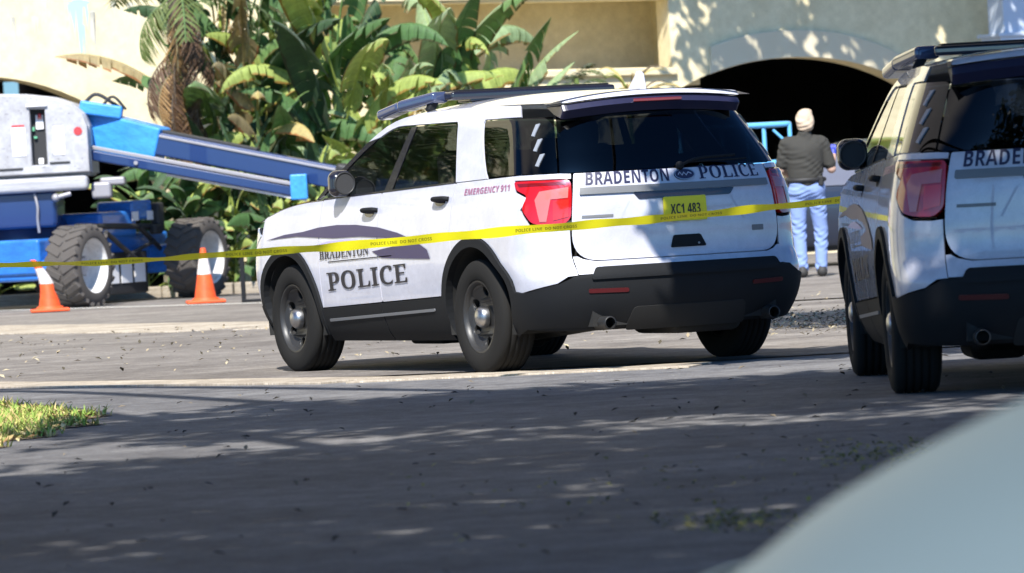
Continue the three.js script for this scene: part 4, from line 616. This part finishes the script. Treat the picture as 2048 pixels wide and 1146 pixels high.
{
  const man = thing('person', 'person in dark shirt and light blue jeans seen from behind, forearm raised', 'person', [3.19, 0.008, -64.0], 0.12);
  const skin = std(0.46, 0.29, 0.22, 0.6), shirt = std(0.035, 0.033, 0.028, 0.9), denim = std(0.20, 0.28, 0.52, 0.9), shoe = std(0.03, 0.028, 0.026, 0.7), leather = std(0.015, 0.014, 0.014, 0.6), hair = std(0.52, 0.40, 0.29, 0.75), glove = std(0.03, 0.05, 0.42, 0.5);
  const hip = [V(-0.095, 0.93, 0), V(0.095, 0.93, 0)], knee = [V(-0.10, 0.50, -0.01), V(0.145, 0.50, -0.05)], ank = [V(-0.095, 0.085, 0.04), V(0.125, 0.085, -0.03)];
  const sh = [V(-0.19, 1.425, 0), V(0.195, 1.42, 0)], el = [V(-0.25, 1.16, -0.06), V(0.285, 1.14, 0.0)], wr = [V(-0.14, 1.10, -0.27), V(0.345, 1.285, -0.17)];
  const fingers = (w, dir, up, s) => { const o = [], f = dir.clone().normalize(), u = up.clone().normalize(), r = f.clone().cross(u).normalize(); const palm = w.clone().addScaledVector(f, 0.05); o.push([w, palm, 0.026, 0.034]); for (let k = 0; k < 4; k++) { const b = palm.clone().addScaledVector(f, 0.03).addScaledVector(r, (k - 1.5) * 0.019), m = b.clone().addScaledVector(f, 0.035 + 0.004 * (k === 1 || k === 2)), e = m.clone().addScaledVector(f, 0.018).addScaledVector(u, -0.022); o.push([b, m, 0.0095, 0.009], [m, e, 0.009, 0.008]); } const tb = w.clone().addScaledVector(f, 0.025).addScaledVector(r, -s * 0.03), te = tb.clone().addScaledVector(r, -s * 0.03).addScaledVector(f, 0.03); o.push([tb, te, 0.012, 0.01]); return o; };
  const head = [{ c: V(0.02, 1.665, -0.01), r: V(0.078, 0.112, 0.096) }, { c: V(0.022, 1.61, -0.045), r: V(0.058, 0.07, 0.06) }, [V(0.022, 1.64, -0.10), V(0.023, 1.615, -0.118), 0.012, 0.016], { c: V(-0.058, 1.65, 0.0), r: V(0.012, 0.03, 0.02) }, { c: V(0.098, 1.65, 0.0), r: V(0.012, 0.03, 0.02) }, [V(0.01, 1.43, 0), V(0.018, 1.58, -0.005), 0.06, 0.052]];
  const arms = [0, 1].flatMap(i => [[sh[i], el[i], 0.05, 0.042], [el[i], wr[i], 0.043, 0.028]]);
  const body = part('body', field([...head, ...arms, ...fingers(wr[0], V(0.5, 0.1, -0.8), V(0, 1, 0.2), -1), [V(0, 1.0, 0), V(0, 1.34, 0), 0.12, 0.1]], V(-0.42, 0.8, -0.5), V(0.47, 1.82, 0.3), 96, 0.022), skin, man);
  part('glove', field(fingers(wr[1], V(0.05, 0.9, -0.5), V(0, 0.4, 0.9), 1), V(0.2, 1.2, -0.4), V(0.5, 1.5, -0.05), 56, 0.008), glove, man);
  part('hair', field([{ c: V(0.02, 1.70, 0.012), r: V(0.088, 0.092, 0.096) }, { c: V(0.02, 1.63, 0.05), r: V(0.085, 0.085, 0.06) }, { c: V(0.05, 1.76, -0.02), r: V(0.06, 0.035, 0.07) }, { c: V(-0.04, 1.66, 0.03), r: V(0.035, 0.07, 0.06) }, { c: V(0.085, 1.66, 0.03), r: V(0.03, 0.06, 0.06) }], V(-0.14, 1.48, -0.17), V(0.18, 1.87, 0.19), 56, 0.02, 0.009), hair, man);
  part('shirt', field([[V(0, 1.05, 0), V(0, 1.32, 0.0), 0.155, 0.16], [V(-0.07, 1.02, 0), V(-0.09, 1.36, 0.01), 0.11, 0.12], [V(0.07, 1.02, 0), V(0.09, 1.36, 0.01), 0.11, 0.12], [V(-0.14, 1.425, 0), V(0.145, 1.42, 0), 0.085, 0.085], [V(0, 1.42, 0), V(0.014, 1.525, 0), 0.09, 0.072], ...[0, 1].map(i => [sh[i], sh[i].clone().lerp(el[i], 0.78), 0.075, 0.068])], V(-0.42, 0.8, -0.35), V(0.42, 1.65, 0.35), 80, 0.03, 0.008), shirt, man);
  part('jeans', field([...[0, 1].flatMap(i => [[hip[i], knee[i], 0.105, 0.073], [knee[i], ank[i], 0.072, 0.062]]), [V(-0.08, 0.94, 0.01), V(0.08, 0.94, 0.01), 0.125, 0.125], [V(-0.06, 1.0, 0), V(0.06, 1.0, 0), 0.125, 0.125]], V(-0.35, -0.02, -0.3), V(0.35, 1.15, 0.3), 88, 0.02, 0.011), denim, man);
  const bt = part('belt', new THREE.TorusGeometry(0.16, 0.024, 8, 36).rotateX(Math.PI / 2).scale(1.22, 1.1, 0.92).translate(0, 1.035, 0), leather, man); part('pouch', merge([box(0.06, 0.11, 0.05, 0.14, 1.02, 0.11, 0.015), box(0.07, 0.16, 0.05, -0.19, 0.99, 0.02, 0.02)]), leather, bt);
  for (const i of [0, 1]) part('shoe', field([[V(ank[i].x, 0.055, ank[i].z + 0.035), V(ank[i].x + (i ? 0.02 : -0.01), 0.045, ank[i].z - 0.16), 0.05, 0.043], [V(ank[i].x, 0.05, ank[i].z + 0.03), V(ank[i].x, 0.12, ank[i].z), 0.05, 0.05]], V(ank[i].x - 0.15, -0.02, ank[i].z - 0.3), V(ank[i].x + 0.15, 0.25, ank[i].z + 0.2), 40, 0.02), shoe, man);
}

// ---------------------------------------------------------------- plants along the wall
const leafTex = (() => { const q = noise2(301, 64), e = noise2(302, 16); return tex(512, (x, y) => { let v = 232 + (q(x * 64, y * 3) - 0.5) * 38 + (e(x * 16, y * 16) - 0.5) * 26, c = [v, v, v]; if (y < 0.07) c = [252, 250, 224]; const edge = 0.82 + 0.16 * e(x * 16 + 3, 7.5); if (y > edge) c = [v * 0.92, v * 0.66, v * 0.5]; return c.map(k => clamp(k)); }); })();
const leafMat = (r, g, b) => phy(r, g, b, 0.72, { map: leafTex, transmission: 0.32, thickness: 0 });
const LEAF = { bright: leafMat(0.40, 0.50, 0.11), mid: leafMat(0.13, 0.25, 0.06), green: leafMat(0.08, 0.19, 0.045), deep: leafMat(0.03, 0.09, 0.025), pale: leafMat(0.30, 0.42, 0.20), dry: leafMat(0.42, 0.33, 0.16), brown: leafMat(0.15, 0.105, 0.07), husk: leafMat(0.24, 0.19, 0.13), straw: leafMat(0.55, 0.44, 0.16) };
M.stalk = std(0.16, 0.22, 0.06, 0.7); M.palmTrunk = std(0.13, 0.10, 0.075, 0.95); M.bark = std(0.09, 0.075, 0.06, 0.95, { bumpMap: reliefTex, bumpScale: 0.02 });
// paddle leaf: stalk and blade along an arching rib, blade torn into flaps. Grows along +x, up y.
function paddle(seed, { L = 1.3, W = 0.36, stalk = 0.6, a0 = 1.1, droop = 1.3, tear = 0.3 }) {
  const r = rng(seed), n = 18, rib = [V(0, 0, 0)], dir = []; let a = a0; const tot = L + stalk;
  for (let i = 0; i < n; i++) { const t = (i + 0.5) / n; a = a0 - droop * t * t * 1.2; const s = tot / n; dir.push(a); rib.push(rib[i].clone().add(V(Math.cos(a) * s, Math.sin(a) * s, (r() - 0.5) * 0.01))); }
  const gs = []; const i0 = Math.round(n * stalk / tot);
  gs.push(new THREE.TubeGeometry(new THREE.CatmullRomCurve3(rib), n, 0.016, 5));
  { const p = gs[0].attributes.position; for (let i = 0; i < p.count; i++) { const k = Math.floor(i / 6), c = rib[Math.min(n, k)], f = 1 - 0.75 * k / n; p.setXYZ(i, c.x + (p.getX(i) - c.x) * f, c.y + (p.getY(i) - c.y) * f, c.z + (p.getZ(i) - c.z) * f); } }
  const pos = [], idx = [], uvs = [];
  for (const s of [-1, 1]) {
    let tilt = 0.35 + r() * 0.2, gap = 0;
    for (let i = i0; i < n; i++) {
      const torn = r() < tear; if (torn) { tilt = 0.1 + r() * 1.25; gap = 0.3; }
      const wf = t => W * Math.pow(Math.sin(Math.PI * Math.min(1, Math.max(0.02, t)) ** 0.62), 0.75);
      const t0 = (i - i0) / (n - i0), t1 = (i + 1 - i0) / (n - i0), base = pos.length / 3;
      for (const [t, k, sh] of [[t0, i, gap], [t1, i + 1, -gap * 0.4]]) for (let q = 0; q <= 3; q++) {
        const f = q / 3, wd = wf(t) * f, c = rib[k], d = dir[Math.min(n - 1, k)], out = wd * Math.cos(tilt * (0.6 + 0.6 * f)), dn = wd * Math.sin(tilt * (0.6 + 0.6 * f)) * (0.6 + 0.8 * f), fw = wd * 0.22 + sh * f * 0.16 * tot / n * 6 * (r() * 0.3 + 0.4);
        pos.push(c.x + Math.cos(d) * fw - Math.sin(d) * -dn * 0 + Math.sin(d) * dn * 0.3, c.y + Math.sin(d) * fw - dn, c.z + s * out); uvs.push(t * 1.4, f * 0.98 + 0.005);
      }
      for (let q = 0; q < 3; q++) { const b = base + q; if (s > 0) idx.push(b, b + 4, b + 5, b, b + 5, b + 1); else idx.push(b, b + 5, b + 4, b, b + 1, b + 5); }
      gap *= 0.3;
    }
  }
  const g = new THREE.BufferGeometry(); g.setAttribute('position', new THREE.Float32BufferAttribute(pos, 3)); g.setAttribute('uv', new THREE.Float32BufferAttribute(uvs, 2)); g.setIndex(idx); g.computeVertexNormals(); gs.push(g); { const u = gs[0].attributes.uv; for (let i = 0; i < u.count; i++) u.setXY(i, 0.5, 0.03); } return merge(gs);
}
// feather frond: rib with many narrow leaflets
function frond(seed, { L = 1.6, a0 = 0.9, droop = 1.6, leaf = 0.4, n = 26, hang = 0.5 }) {
  const r = rng(seed), rib = [V(0, 0, 0)]; let p = V(0, 0, 0); const dirs = [];
  for (let i = 0; i < n; i++) { const a = a0 - droop * (i / n) ** 1.3, d = V(Math.cos(a), Math.sin(a), 0); p = p.clone().addScaledVector(d, L / n); rib.push(p); dirs.push(d); }
  const gs = [tube(rib, 0.010, n, 4)], pos = [], idx = [];
  for (let i = 3; i < n; i++) for (const s of [-1, 1]) {
    const t = i / n, len = leaf * Math.sin(Math.PI * (0.15 + 0.8 * t)) * (0.8 + r() * 0.4), c = rib[i], d = V(0, 0, s).multiplyScalar(0.8).addScaledVector(dirs[i - 1], 0.55).add(V(0, -hang * (0.5 + r()) + 0.15, 0)).normalize(), w = dirs[i - 1].clone().multiplyScalar(0.016), m = c.clone().addScaledVector(d, len * 0.55), e = c.clone().addScaledVector(d, len).add(V(0, -len * 0.25 * hang, 0)), k = pos.length / 3;
    for (const q of [c.clone().add(w), c.clone().sub(w), m.clone().addScaledVector(w, 1.2), m.clone().addScaledVector(w, -1.2), e]) pos.push(q.x, q.y, q.z); idx.push(k, k + 1, k + 3, k, k + 3, k + 2, k + 2, k + 3, k + 4);
  }
  const g = new THREE.BufferGeometry(); g.setAttribute('position', new THREE.Float32BufferAttribute(pos, 3)); g.setIndex(idx); g.computeVertexNormals(); gs.push(g); return merge(gs);
}
const PAD = Array.from({ length: 14 }, (_, i) => paddle(100 + i, { L: 0.9 + 0.075 * i, W: 0.11 + 0.011 * i, stalk: 0.4 + 0.1 * (i % 4), a0: 1.46 - 0.08 * (i % 5), droop: 0.5 + 0.45 * (i % 4), tear: 0.3 + 0.14 * (i % 4) }));
const SML = Array.from({ length: 6 }, (_, i) => paddle(200 + i, { L: 0.5 + 0.06 * i, W: 0.10 + 0.012 * i, stalk: 0.25, a0: 1.2 - 0.1 * i, droop: 1.2, tear: 0.05 }));
const FRD = Array.from({ length: 5 }, (_, i) => frond(300 + i, { L: 1.3 + 0.14 * i, a0: 1.1 - 0.15 * i, droop: 1.5 + 0.2 * i, leaf: 0.42 }));
const DEAD = Array.from({ length: 4 }, (_, i) => frond(400 + i, { L: 1.2 + 0.12 * i, a0: 0.2 - 0.15 * i, droop: 1.5, leaf: 0.5, hang: 1.6, n: 22 }));
const BLADE = Array.from({ length: 4 }, (_, i) => paddle(500 + i, { L: 0.8 + 0.1 * i, W: 0.03, stalk: 0.02, a0: 1.3 - 0.15 * i, droop: 1.6, tear: 0 }));
function plant(name, label, category, [x, y, z], seed, { n, kinds, mats, h0, h1, stem, s0 = 0.85, s1 = 1.2, lean = 0.15, tilt = 0.3, face = null, group = 'plants along the building wall', partName = 'leaf' }) {
  const r = rng(seed), t = thing(name, label, category, [x, y, z], 0, group);
  if (stem) { const top = V((r() - 0.5) * lean, h1, (r() - 0.5) * lean), g = new THREE.CylinderGeometry(stem * 0.6, stem, h1, 10, 6); const p = g.attributes.position; for (let i = 0; i < p.count; i++) { const f = p.getY(i) / h1 + 0.5; p.setXYZ(i, p.getX(i) * (1 + 0.12 * Math.sin(f * 37)) + top.x * f * f, p.getY(i) + h1 / 2, p.getZ(i) + top.z * f * f); } g.computeVertexNormals(); part('stem', g, t.userData.category === 'palm' ? M.palmTrunk : M.stalk, t); }
  for (let i = 0; i < n; i++) {
    const f = n > 1 ? i / (n - 1) : 0, o = part(partName, kinds[Math.floor(r() * kinds.length)], mats[Math.floor(r() * mats.length)], t);
    o.position.set((r() - 0.5) * 0.12, h0 + (h1 - h0) * f, (r() - 0.5) * 0.12); const yaw = face === null ? i * 2.4 + (r() - 0.5) * 0.7 : face[0] + (r() - 0.5) * face[1];
    o.rotation.set(0, yaw, (r() - 0.5) * tilt - (1 - f) * 0.35, 'YXZ'); o.scale.setScalar(s0 + r() * (s1 - s0));
  }
  return t;
}
const B1 = [LEAF.bright, LEAF.green, LEAF.mid, LEAF.pale, LEAF.deep, LEAF.bright], B2 = [LEAF.green, LEAF.mid, LEAF.deep, LEAF.deep, LEAF.dry], B3 = [LEAF.pale, LEAF.mid, LEAF.green, LEAF.pale, LEAF.bright];
plant('banana_plant', 'tall banana plant with bright torn leaves rising above the police car hood', 'plant', [-2.05, 0.05, -74.7], 1, { n: 22, kinds: PAD, mats: B1, h0: 0.7, h1: 3.0, stem: 0.10 });
plant('banana_plant', 'banana plant with drooping leaves in front of the long recess', 'plant', [-0.85, 0.05, -75.6], 2, { n: 20, kinds: PAD, mats: B3, h0: 0.5, h1: 2.3, stem: 0.09 });
plant('banana_plant', 'banana plant with large leaf folded over beside the recess, right of its neighbours', 'plant', [-0.15, 0.05, -76.0], 3, { n: 14, kinds: PAD, mats: B3, h0: 0.4, h1: 1.75, stem: 0.08 });
plant('banana_plant', 'tall dark green banana plant behind the lowered boom', 'plant', [-3.15, 0.05, -75.2], 4, { n: 22, kinds: PAD, mats: B2, h0: 0.5, h1: 3.1, stem: 0.11 });
plant('banana_plant', 'yellow-green banana plant between the palm and the tallest banana plant', 'plant', [-2.6, 0.05, -75.5], 5, { n: 22, kinds: PAD, mats: B1, h0: 0.6, h1: 2.6, stem: 0.09 });
plant('banana_plant', 'broad dark leaves just above the boom, beside the dry palm skirt', 'plant', [-3.55, 0.05, -74.7], 6, { n: 12, kinds: PAD, mats: [LEAF.green, LEAF.deep, LEAF.green, LEAF.mid], h0: 0.3, h1: 1.6, stem: 0.08 });
plant('banana_plant', 'low banana plant with leaves over the police car roof', 'plant', [-1.4, 0.05, -75.0], 7, { n: 20, kinds: PAD, mats: B1, h0: 0.3, h1: 1.8, stem: 0.08 });
{ const p = plant('palm', 'palm with a brown skirt of dead hanging fronds against the sunlit wall', 'palm', [-3.95, 0.05, -74.7], 8, { n: 5, kinds: FRD, mats: [LEAF.mid, LEAF.dry, LEAF.green, LEAF.pale], h0: 3.5, h1: 3.9, stem: 0.14, partName: 'frond', tilt: 0.6 });
  const r = rng(88); for (let i = 0; i < 40; i++) { const o = part('dead_frond', DEAD[i % 4], [LEAF.brown, LEAF.husk, LEAF.dry, LEAF.brown, LEAF.mid][i % 5], p); o.position.set((r() - 0.5) * 0.15, 1.9 + r() * 1.8, (r() - 0.5) * 0.15); o.rotation.set(0, i * 2.4, -0.5 - r() * 0.5, 'YXZ'); o.scale.setScalar(0.5 + r() * 0.35); } }
plant('dry_plant', 'yellowed dry leaves hanging above the middle of the boom', 'plant', [-3.0, 0.05, -74.6], 9, { n: 16, kinds: SML, mats: [LEAF.straw, LEAF.dry, LEAF.straw, LEAF.bright], h0: 1.3, h1: 2.2, stem: 0.04, tilt: 1.6 });
const shrubSpots = [[-4.5, -74.3, 'leafy shrub under the boom, beside the blue chassis'], [-4.0, -74.2, 'leafy shrub under the boom, left of the right lift tyre'], [-3.4, -74.3, 'leafy shrub under the boom, above the right lift tyre'], [-2.85, -74.2, 'leafy shrub under the end of the boom'], [-2.3, -74.2, 'leafy shrub just behind the police car hood'], [-6.35, -74.3, 'leafy shrub at the left edge behind the lift']];
shrubSpots.forEach(([x, z, label], i) => { plant('shrub', label, 'shrub', [x, 0.05, z], 20 + i, { n: 34, kinds: [...SML, PAD[0]], mats: i === 5 ? [LEAF.mid, LEAF.deep, LEAF.bright] : [LEAF.bright, LEAF.mid, LEAF.green, LEAF.deep, LEAF.deep], h0: 0.1, h1: i === 5 ? 0.9 : 1.15, stem: 0.03, s0: 0.7, s1: 1.1, tilt: 0.8 }); });
plant('fern', 'small dark feathery plant below the recess, above the police car roof', 'plant', [0.95, 0.05, -77.2], 31, { n: 22, kinds: FRD, mats: [LEAF.deep, LEAF.green, LEAF.deep], h0: 1.9, h1: 2.42, stem: 0.06, s0: 0.3, s1: 0.42, partName: 'frond' });
plant('spiky_plant', 'plant with yellow strap leaves arching over the police car roof', 'plant', [1.65, 0.05, -77.0], 32, { n: 26, kinds: BLADE, mats: [LEAF.straw, LEAF.dry, LEAF.bright, LEAF.brown], h0: 1.85, h1: 2.1, stem: 0.05, tilt: 0.7, s0: 0.7, s1: 1.0 });
plant('banana_plant', 'slender banana plant between the palm and the dark green banana plant', 'plant', [-3.5, 0.05, -75.6], 34, { n: 18, kinds: PAD, mats: [LEAF.bright, LEAF.mid, LEAF.deep, LEAF.dry], h0: 1.2, h1: 3.2, stem: 0.08 });
plant('banana_plant', 'banana plant with wide leaves to the left, beyond the lift', 'plant', [-9.4, 0.05, -73.2], 33, { n: 20, kinds: PAD, mats: B1, h0: 0.5, h1: 2.4, stem: 0.09 });

// tall palms out of the frame to the left, which the car's side glass mirrors
[[-8.6, -47.5, 5.2], [-10.8, -50.5, 6.4], [-13.2, -52, 5.0], [-15.5, -56, 7.0]].forEach(([x, z, h], i) => plant('palm', ['palm nearest the left edge, outside the frame', 'tall palm farther left, outside the frame', 'short palm farther left, outside the frame', 'tallest palm at the far left, outside the frame'][i], 'palm', [x, 0, z], 60 + i, { n: 26, kinds: FRD, mats: [LEAF.green, LEAF.deep, LEAF.mid], h0: h - 0.6, h1: h, stem: 0.16, partName: 'frond', s0: 1.2, s1: 1.7, group: 'palms left of the frame' }));

// ---------------------------------------------------------------- shade trees outside the frame
const leafClump = (() => { const r = rng(900), gs = []; for (let i = 0; i < 16; i++) { const g = new THREE.PlaneGeometry(0.12, 0.22, 1, 2); const p = g.attributes.position; p.setX(0, p.getX(0) * 0.2); p.setX(1, p.getX(1) * 0.2); p.setX(4, p.getX(4) * 0.3); p.setX(5, p.getX(5) * 0.3); g.rotateX(r() * 6.28); g.rotateY(r() * 6.28); g.rotateZ(r() * 6.28); g.translate((r() - 0.5) * 0.75, (r() - 0.5) * 0.5, (r() - 0.5) * 0.75); gs.push(g); } return merge(gs); })();
M.oak = phy(0.055, 0.10, 0.03, 0.6, { transmission: 0.15, thickness: 0 });
function shadeTree(label, [x, z], h, blobs, seed) {
  const r = rng(seed), t = thing('shade_tree', label, 'tree', [x, 0, z], 0, 'trees shading the driveway');
  const tr = new THREE.CylinderGeometry(0.22, 0.36, h, 14, 8); tr.translate(0, h / 2, 0); part('trunk', tr, M.bark, t);
  const mats = []; const d = new THREE.Object3D();
  for (const [bx, by, bz, rx, ry, rz, n] of blobs) {
    const lx = bx - x, lz = bz - z; part('limb', tube([V(0, h * 0.8, 0), V(lx * 0.35, h * 0.8 + (by - h * 0.8) * 0.7, lz * 0.35), V(lx * 0.8, by - 0.2, lz * 0.8), V(lx, by, lz)], 0.09, 20, 7), M.bark, t);
    for (let i = 0; i < n; i++) { let a, b, c; do { a = r() * 2 - 1; b = r() * 2 - 1; c = r() * 2 - 1; } while (a * a + b * b + c * c > 1); d.position.set(lx + a * rx, by + b * ry, lz + c * rz); d.rotation.set(r() * 6.28, r() * 6.28, r() * 6.28); d.scale.setScalar(0.7 + r() * 0.7); d.updateMatrix(); mats.push(d.matrix.clone()); }
  }
  const im = new THREE.InstancedMesh(leafClump, M.oak, mats.length); mats.forEach((m, i) => im.setMatrixAt(i, m)); im.name = 'crown'; im.castShadow = im.receiveShadow = true; im.userData.kind = 'stuff'; t.add(im); return t;
}
// each crown mass hangs where its shade falls on the given point: [x, y, z of the shade, height, radii, clumps]
const cast = (x, y, z, h, rx, ry, rz, n) => { const k = (h - y) / SUN.y; return [x + SUN.x * k, h, z + SUN.z * k, rx, ry, rz, n]; };
shadeTree('large leafy tree left of the driveway, shading the foreground', [-5.3, -36.9], 6, [cast(-3.0, 0, -24.6, 8, 2.6, 1.2, 3.4, 430), cast(0.1, 0, -24, 8, 3, 1.3, 5, 760), cast(-0.5, 0, -32.2, 8.2, 2.1, 1.1, 2.6, 300), cast(1.2, 0, -32.1, 8, 2.4, 1.1, 2.8, 370), cast(-6.6, 0, -34, 8, 1.2, 0.9, 1.5, 90)], 41);
shadeTree('large leafy tree right of the driveway, over the second police car', [6.4, -27.0], 6, [cast(3.6, 0, -25, 8, 3, 1.3, 5, 760), cast(3.6, 0.6, -32.8, 7.5, 1.9, 1.0, 2.8, 260), cast(6.6, 0, -31, 8, 2.6, 1.2, 4, 700), cast(1.86, 0.85, -37.7, 4.6, 0.62, 0.4, 0.62, 190), cast(4.0, 0, -38.5, 7.4, 1.6, 0.9, 2.0, 330), cast(2.6, 0, -47, 7.4, 1.0, 0.7, 2.6, 120)], 42);
shadeTree('leafy tree left of the camera, shading the road', [-4.5, -6.0], 6, [cast(0.8, 0, -17.5, 8, 3.5, 1.2, 3.0, 560), cast(-3.4, 0, -18, 8, 2.6, 1.3, 4, 420)], 43);
shadeTree('leafy tree right of the building front, dappling its wall', [9.2, -74.5], 6.5, [cast(3.3, 3.2, -80.2, 7.4, 1.2, 0.9, 1.2, 48), cast(4.7, 3.1, -80.7, 7.6, 1.3, 1.0, 1.3, 56), cast(6.3, 3.1, -81.2, 7.4, 1.4, 1.0, 1.3, 70), cast(3.2, 4.6, -80.2, 8.0, 1.1, 0.8, 1.1, 30), cast(5.6, 4.6, -81, 8.2, 2.0, 0.9, 1.1, 60)], 44);

// ---------------------------------------------------------------- grass patch and litter
{
  const r = rng(61), bl = new THREE.BufferGeometry(); bl.setAttribute('position', new THREE.Float32BufferAttribute([-0.004, 0, 0, 0.004, 0, 0, 0.003, 0.05, 0.01, -0.003, 0.05, 0.01, 0, 0.09, 0.035], 3)); bl.setIndex([0, 1, 2, 0, 2, 3, 3, 2, 4]); bl.computeVertexNormals();
  const spots = [], cols = []; const inside = (x, z) => { const t = (z + 33.6) / 5.2; return Math.abs(t) < 1 && x < -2.45 - 0.9 * t * t + 0.13 * Math.sin(z * 5.1) + 0.07 * Math.sin(z * 13.7) - (z < -34 ? (-34 - z) * 0.16 : 0) + ((z > -33) ? (z + 33) * -0.0 : 0); };
  while (spots.length < 22000) { const x = -5.4 + r() * 3.2, z = -38.6 + r() * 10.1; if (!inside(x, z)) continue; const d = new THREE.Object3D(); d.position.set(x, 0, z); d.rotation.y = r() * 6.28; d.rotation.x = (r() - 0.5) * 0.8; d.scale.set(1.6, 0.2 + r() * 0.6, 1.5); d.updateMatrix(); spots.push(d.matrix.clone()); const k = r(); cols.push(k < 0.55 ? rgb(0.20, 0.30, 0.05) : k < 0.8 ? rgb(0.38, 0.38, 0.10) : rgb(0.48, 0.36, 0.15)); }
  const g = new THREE.InstancedMesh(bl, std(1, 1, 1, 0.8), spots.length); spots.forEach((m, i) => { g.setMatrixAt(i, m); g.setColorAt(i, cols[i]); }); g.name = 'grass'; g.userData = { kind: 'stuff', label: 'patch of grass at the left edge of the driveway', category: 'grass' }; scene.add(g);
  const o = []; for (let i = 0; i <= 30; i++) { const z = -38.6 + 10.1 * i / 30; let x = -5.6; for (let q = -2.0; q > -5.6; q -= 0.02) if (inside(q, z)) { x = q + 0.03; break; } o.push([x, z]); } structure('grass_soil', flat([...o, [-5.8, -28.4], [-5.8, -38.6]], 0.006, 3), M.soil);
  // scattered litter: dark leaves, pale twigs, clippings
  const lf = new THREE.BufferGeometry(); lf.setAttribute('position', new THREE.Float32BufferAttribute([-0.035, 0.002, 0, 0, 0.012, -0.016, 0.035, 0.006, 0, 0, 0.010, 0.016], 3)); lf.setIndex([0, 2, 1, 0, 3, 2]); lf.computeVertexNormals();
  const scatter = (name, label, n, col, area, seed, s = 1, lift = 0.008) => { const q = rng(seed), im = new THREE.InstancedMesh(lf, std(1, 1, 1, 0.85), n), d = new THREE.Object3D(); for (let i = 0; i < n; i++) { const [x, z] = area(q); d.position.set(x, lift, z); d.rotation.set((q() - 0.5) * 0.9, q() * 6.28, (q() - 0.5) * 0.9); d.scale.setScalar(s * (0.5 + q() * 1.1)); d.updateMatrix(); im.setMatrixAt(i, d.matrix); im.setColorAt(i, col[Math.floor(q() * col.length)]); } im.name = name; im.castShadow = true; im.userData = { kind: 'stuff', label, category: 'leaf litter' }; scene.add(im); };
  const gauss = q => (q() + q() + q() - 1.5) * 0.8;
  scatter('fallen_leaves', 'dark fallen leaves scattered over the shaded driveway', 300, [rgb(0.012, 0.011, 0.01), rgb(0.03, 0.025, 0.018), rgb(0.16, 0.13, 0.09)], q => [-3.5 + q() * 6.5, -17 - q() * 20], 71, 0.55);
  scatter('fallen_leaves', 'pale dry leaves along the driveway apron', 500, [rgb(0.30, 0.24, 0.15), rgb(0.06, 0.05, 0.03), rgb(0.40, 0.34, 0.22)], q => [-5 + q() * 8, -42 - q() * 14], 72, 0.6, 0.014);
  scatter('grass_clippings', 'yellow-green clippings on the driveway beside the blurred car', 750, [rgb(0.28, 0.26, 0.06), rgb(0.36, 0.31, 0.10), rgb(0.14, 0.14, 0.05)], q => { const k = q(); const c = k < 0.45 ? [1.55, -24.7, 0.28, 0.9] : k < 0.75 ? [0.72, -20.6, 0.2, 0.5] : [0.9, -23.0, 1.1, 2.5]; return [c[0] + gauss(q) * c[2] * 1.6, c[1] + gauss(q) * c[3] * 1.6]; }, 73, 0.38);
  scatter('leaf_litter', 'brown leaf litter drift between the two police cars', 900, [rgb(0.24, 0.20, 0.13), rgb(0.10, 0.08, 0.05), rgb(0.34, 0.29, 0.19)], q => [2.4 + gauss(q) * 1.0, -46 + gauss(q) * 4], 74, 0.5, 0.014);
  scatter('dry_leaves', 'dry straw coloured leaves fringing the grass patch', 900, [rgb(0.45, 0.33, 0.14), rgb(0.5, 0.42, 0.22), rgb(0.25, 0.15, 0.06)], q => { const z = -38 + q() * 9.4, t = (z + 33.6) / 5.2; return [-2.55 - 0.9 * t * t + gauss(q) * 0.22 - (z < -34 ? (-34 - z) * 0.16 : 0), z]; }, 75, 0.7, 0.012);
}
renderer.render(scene, camera);
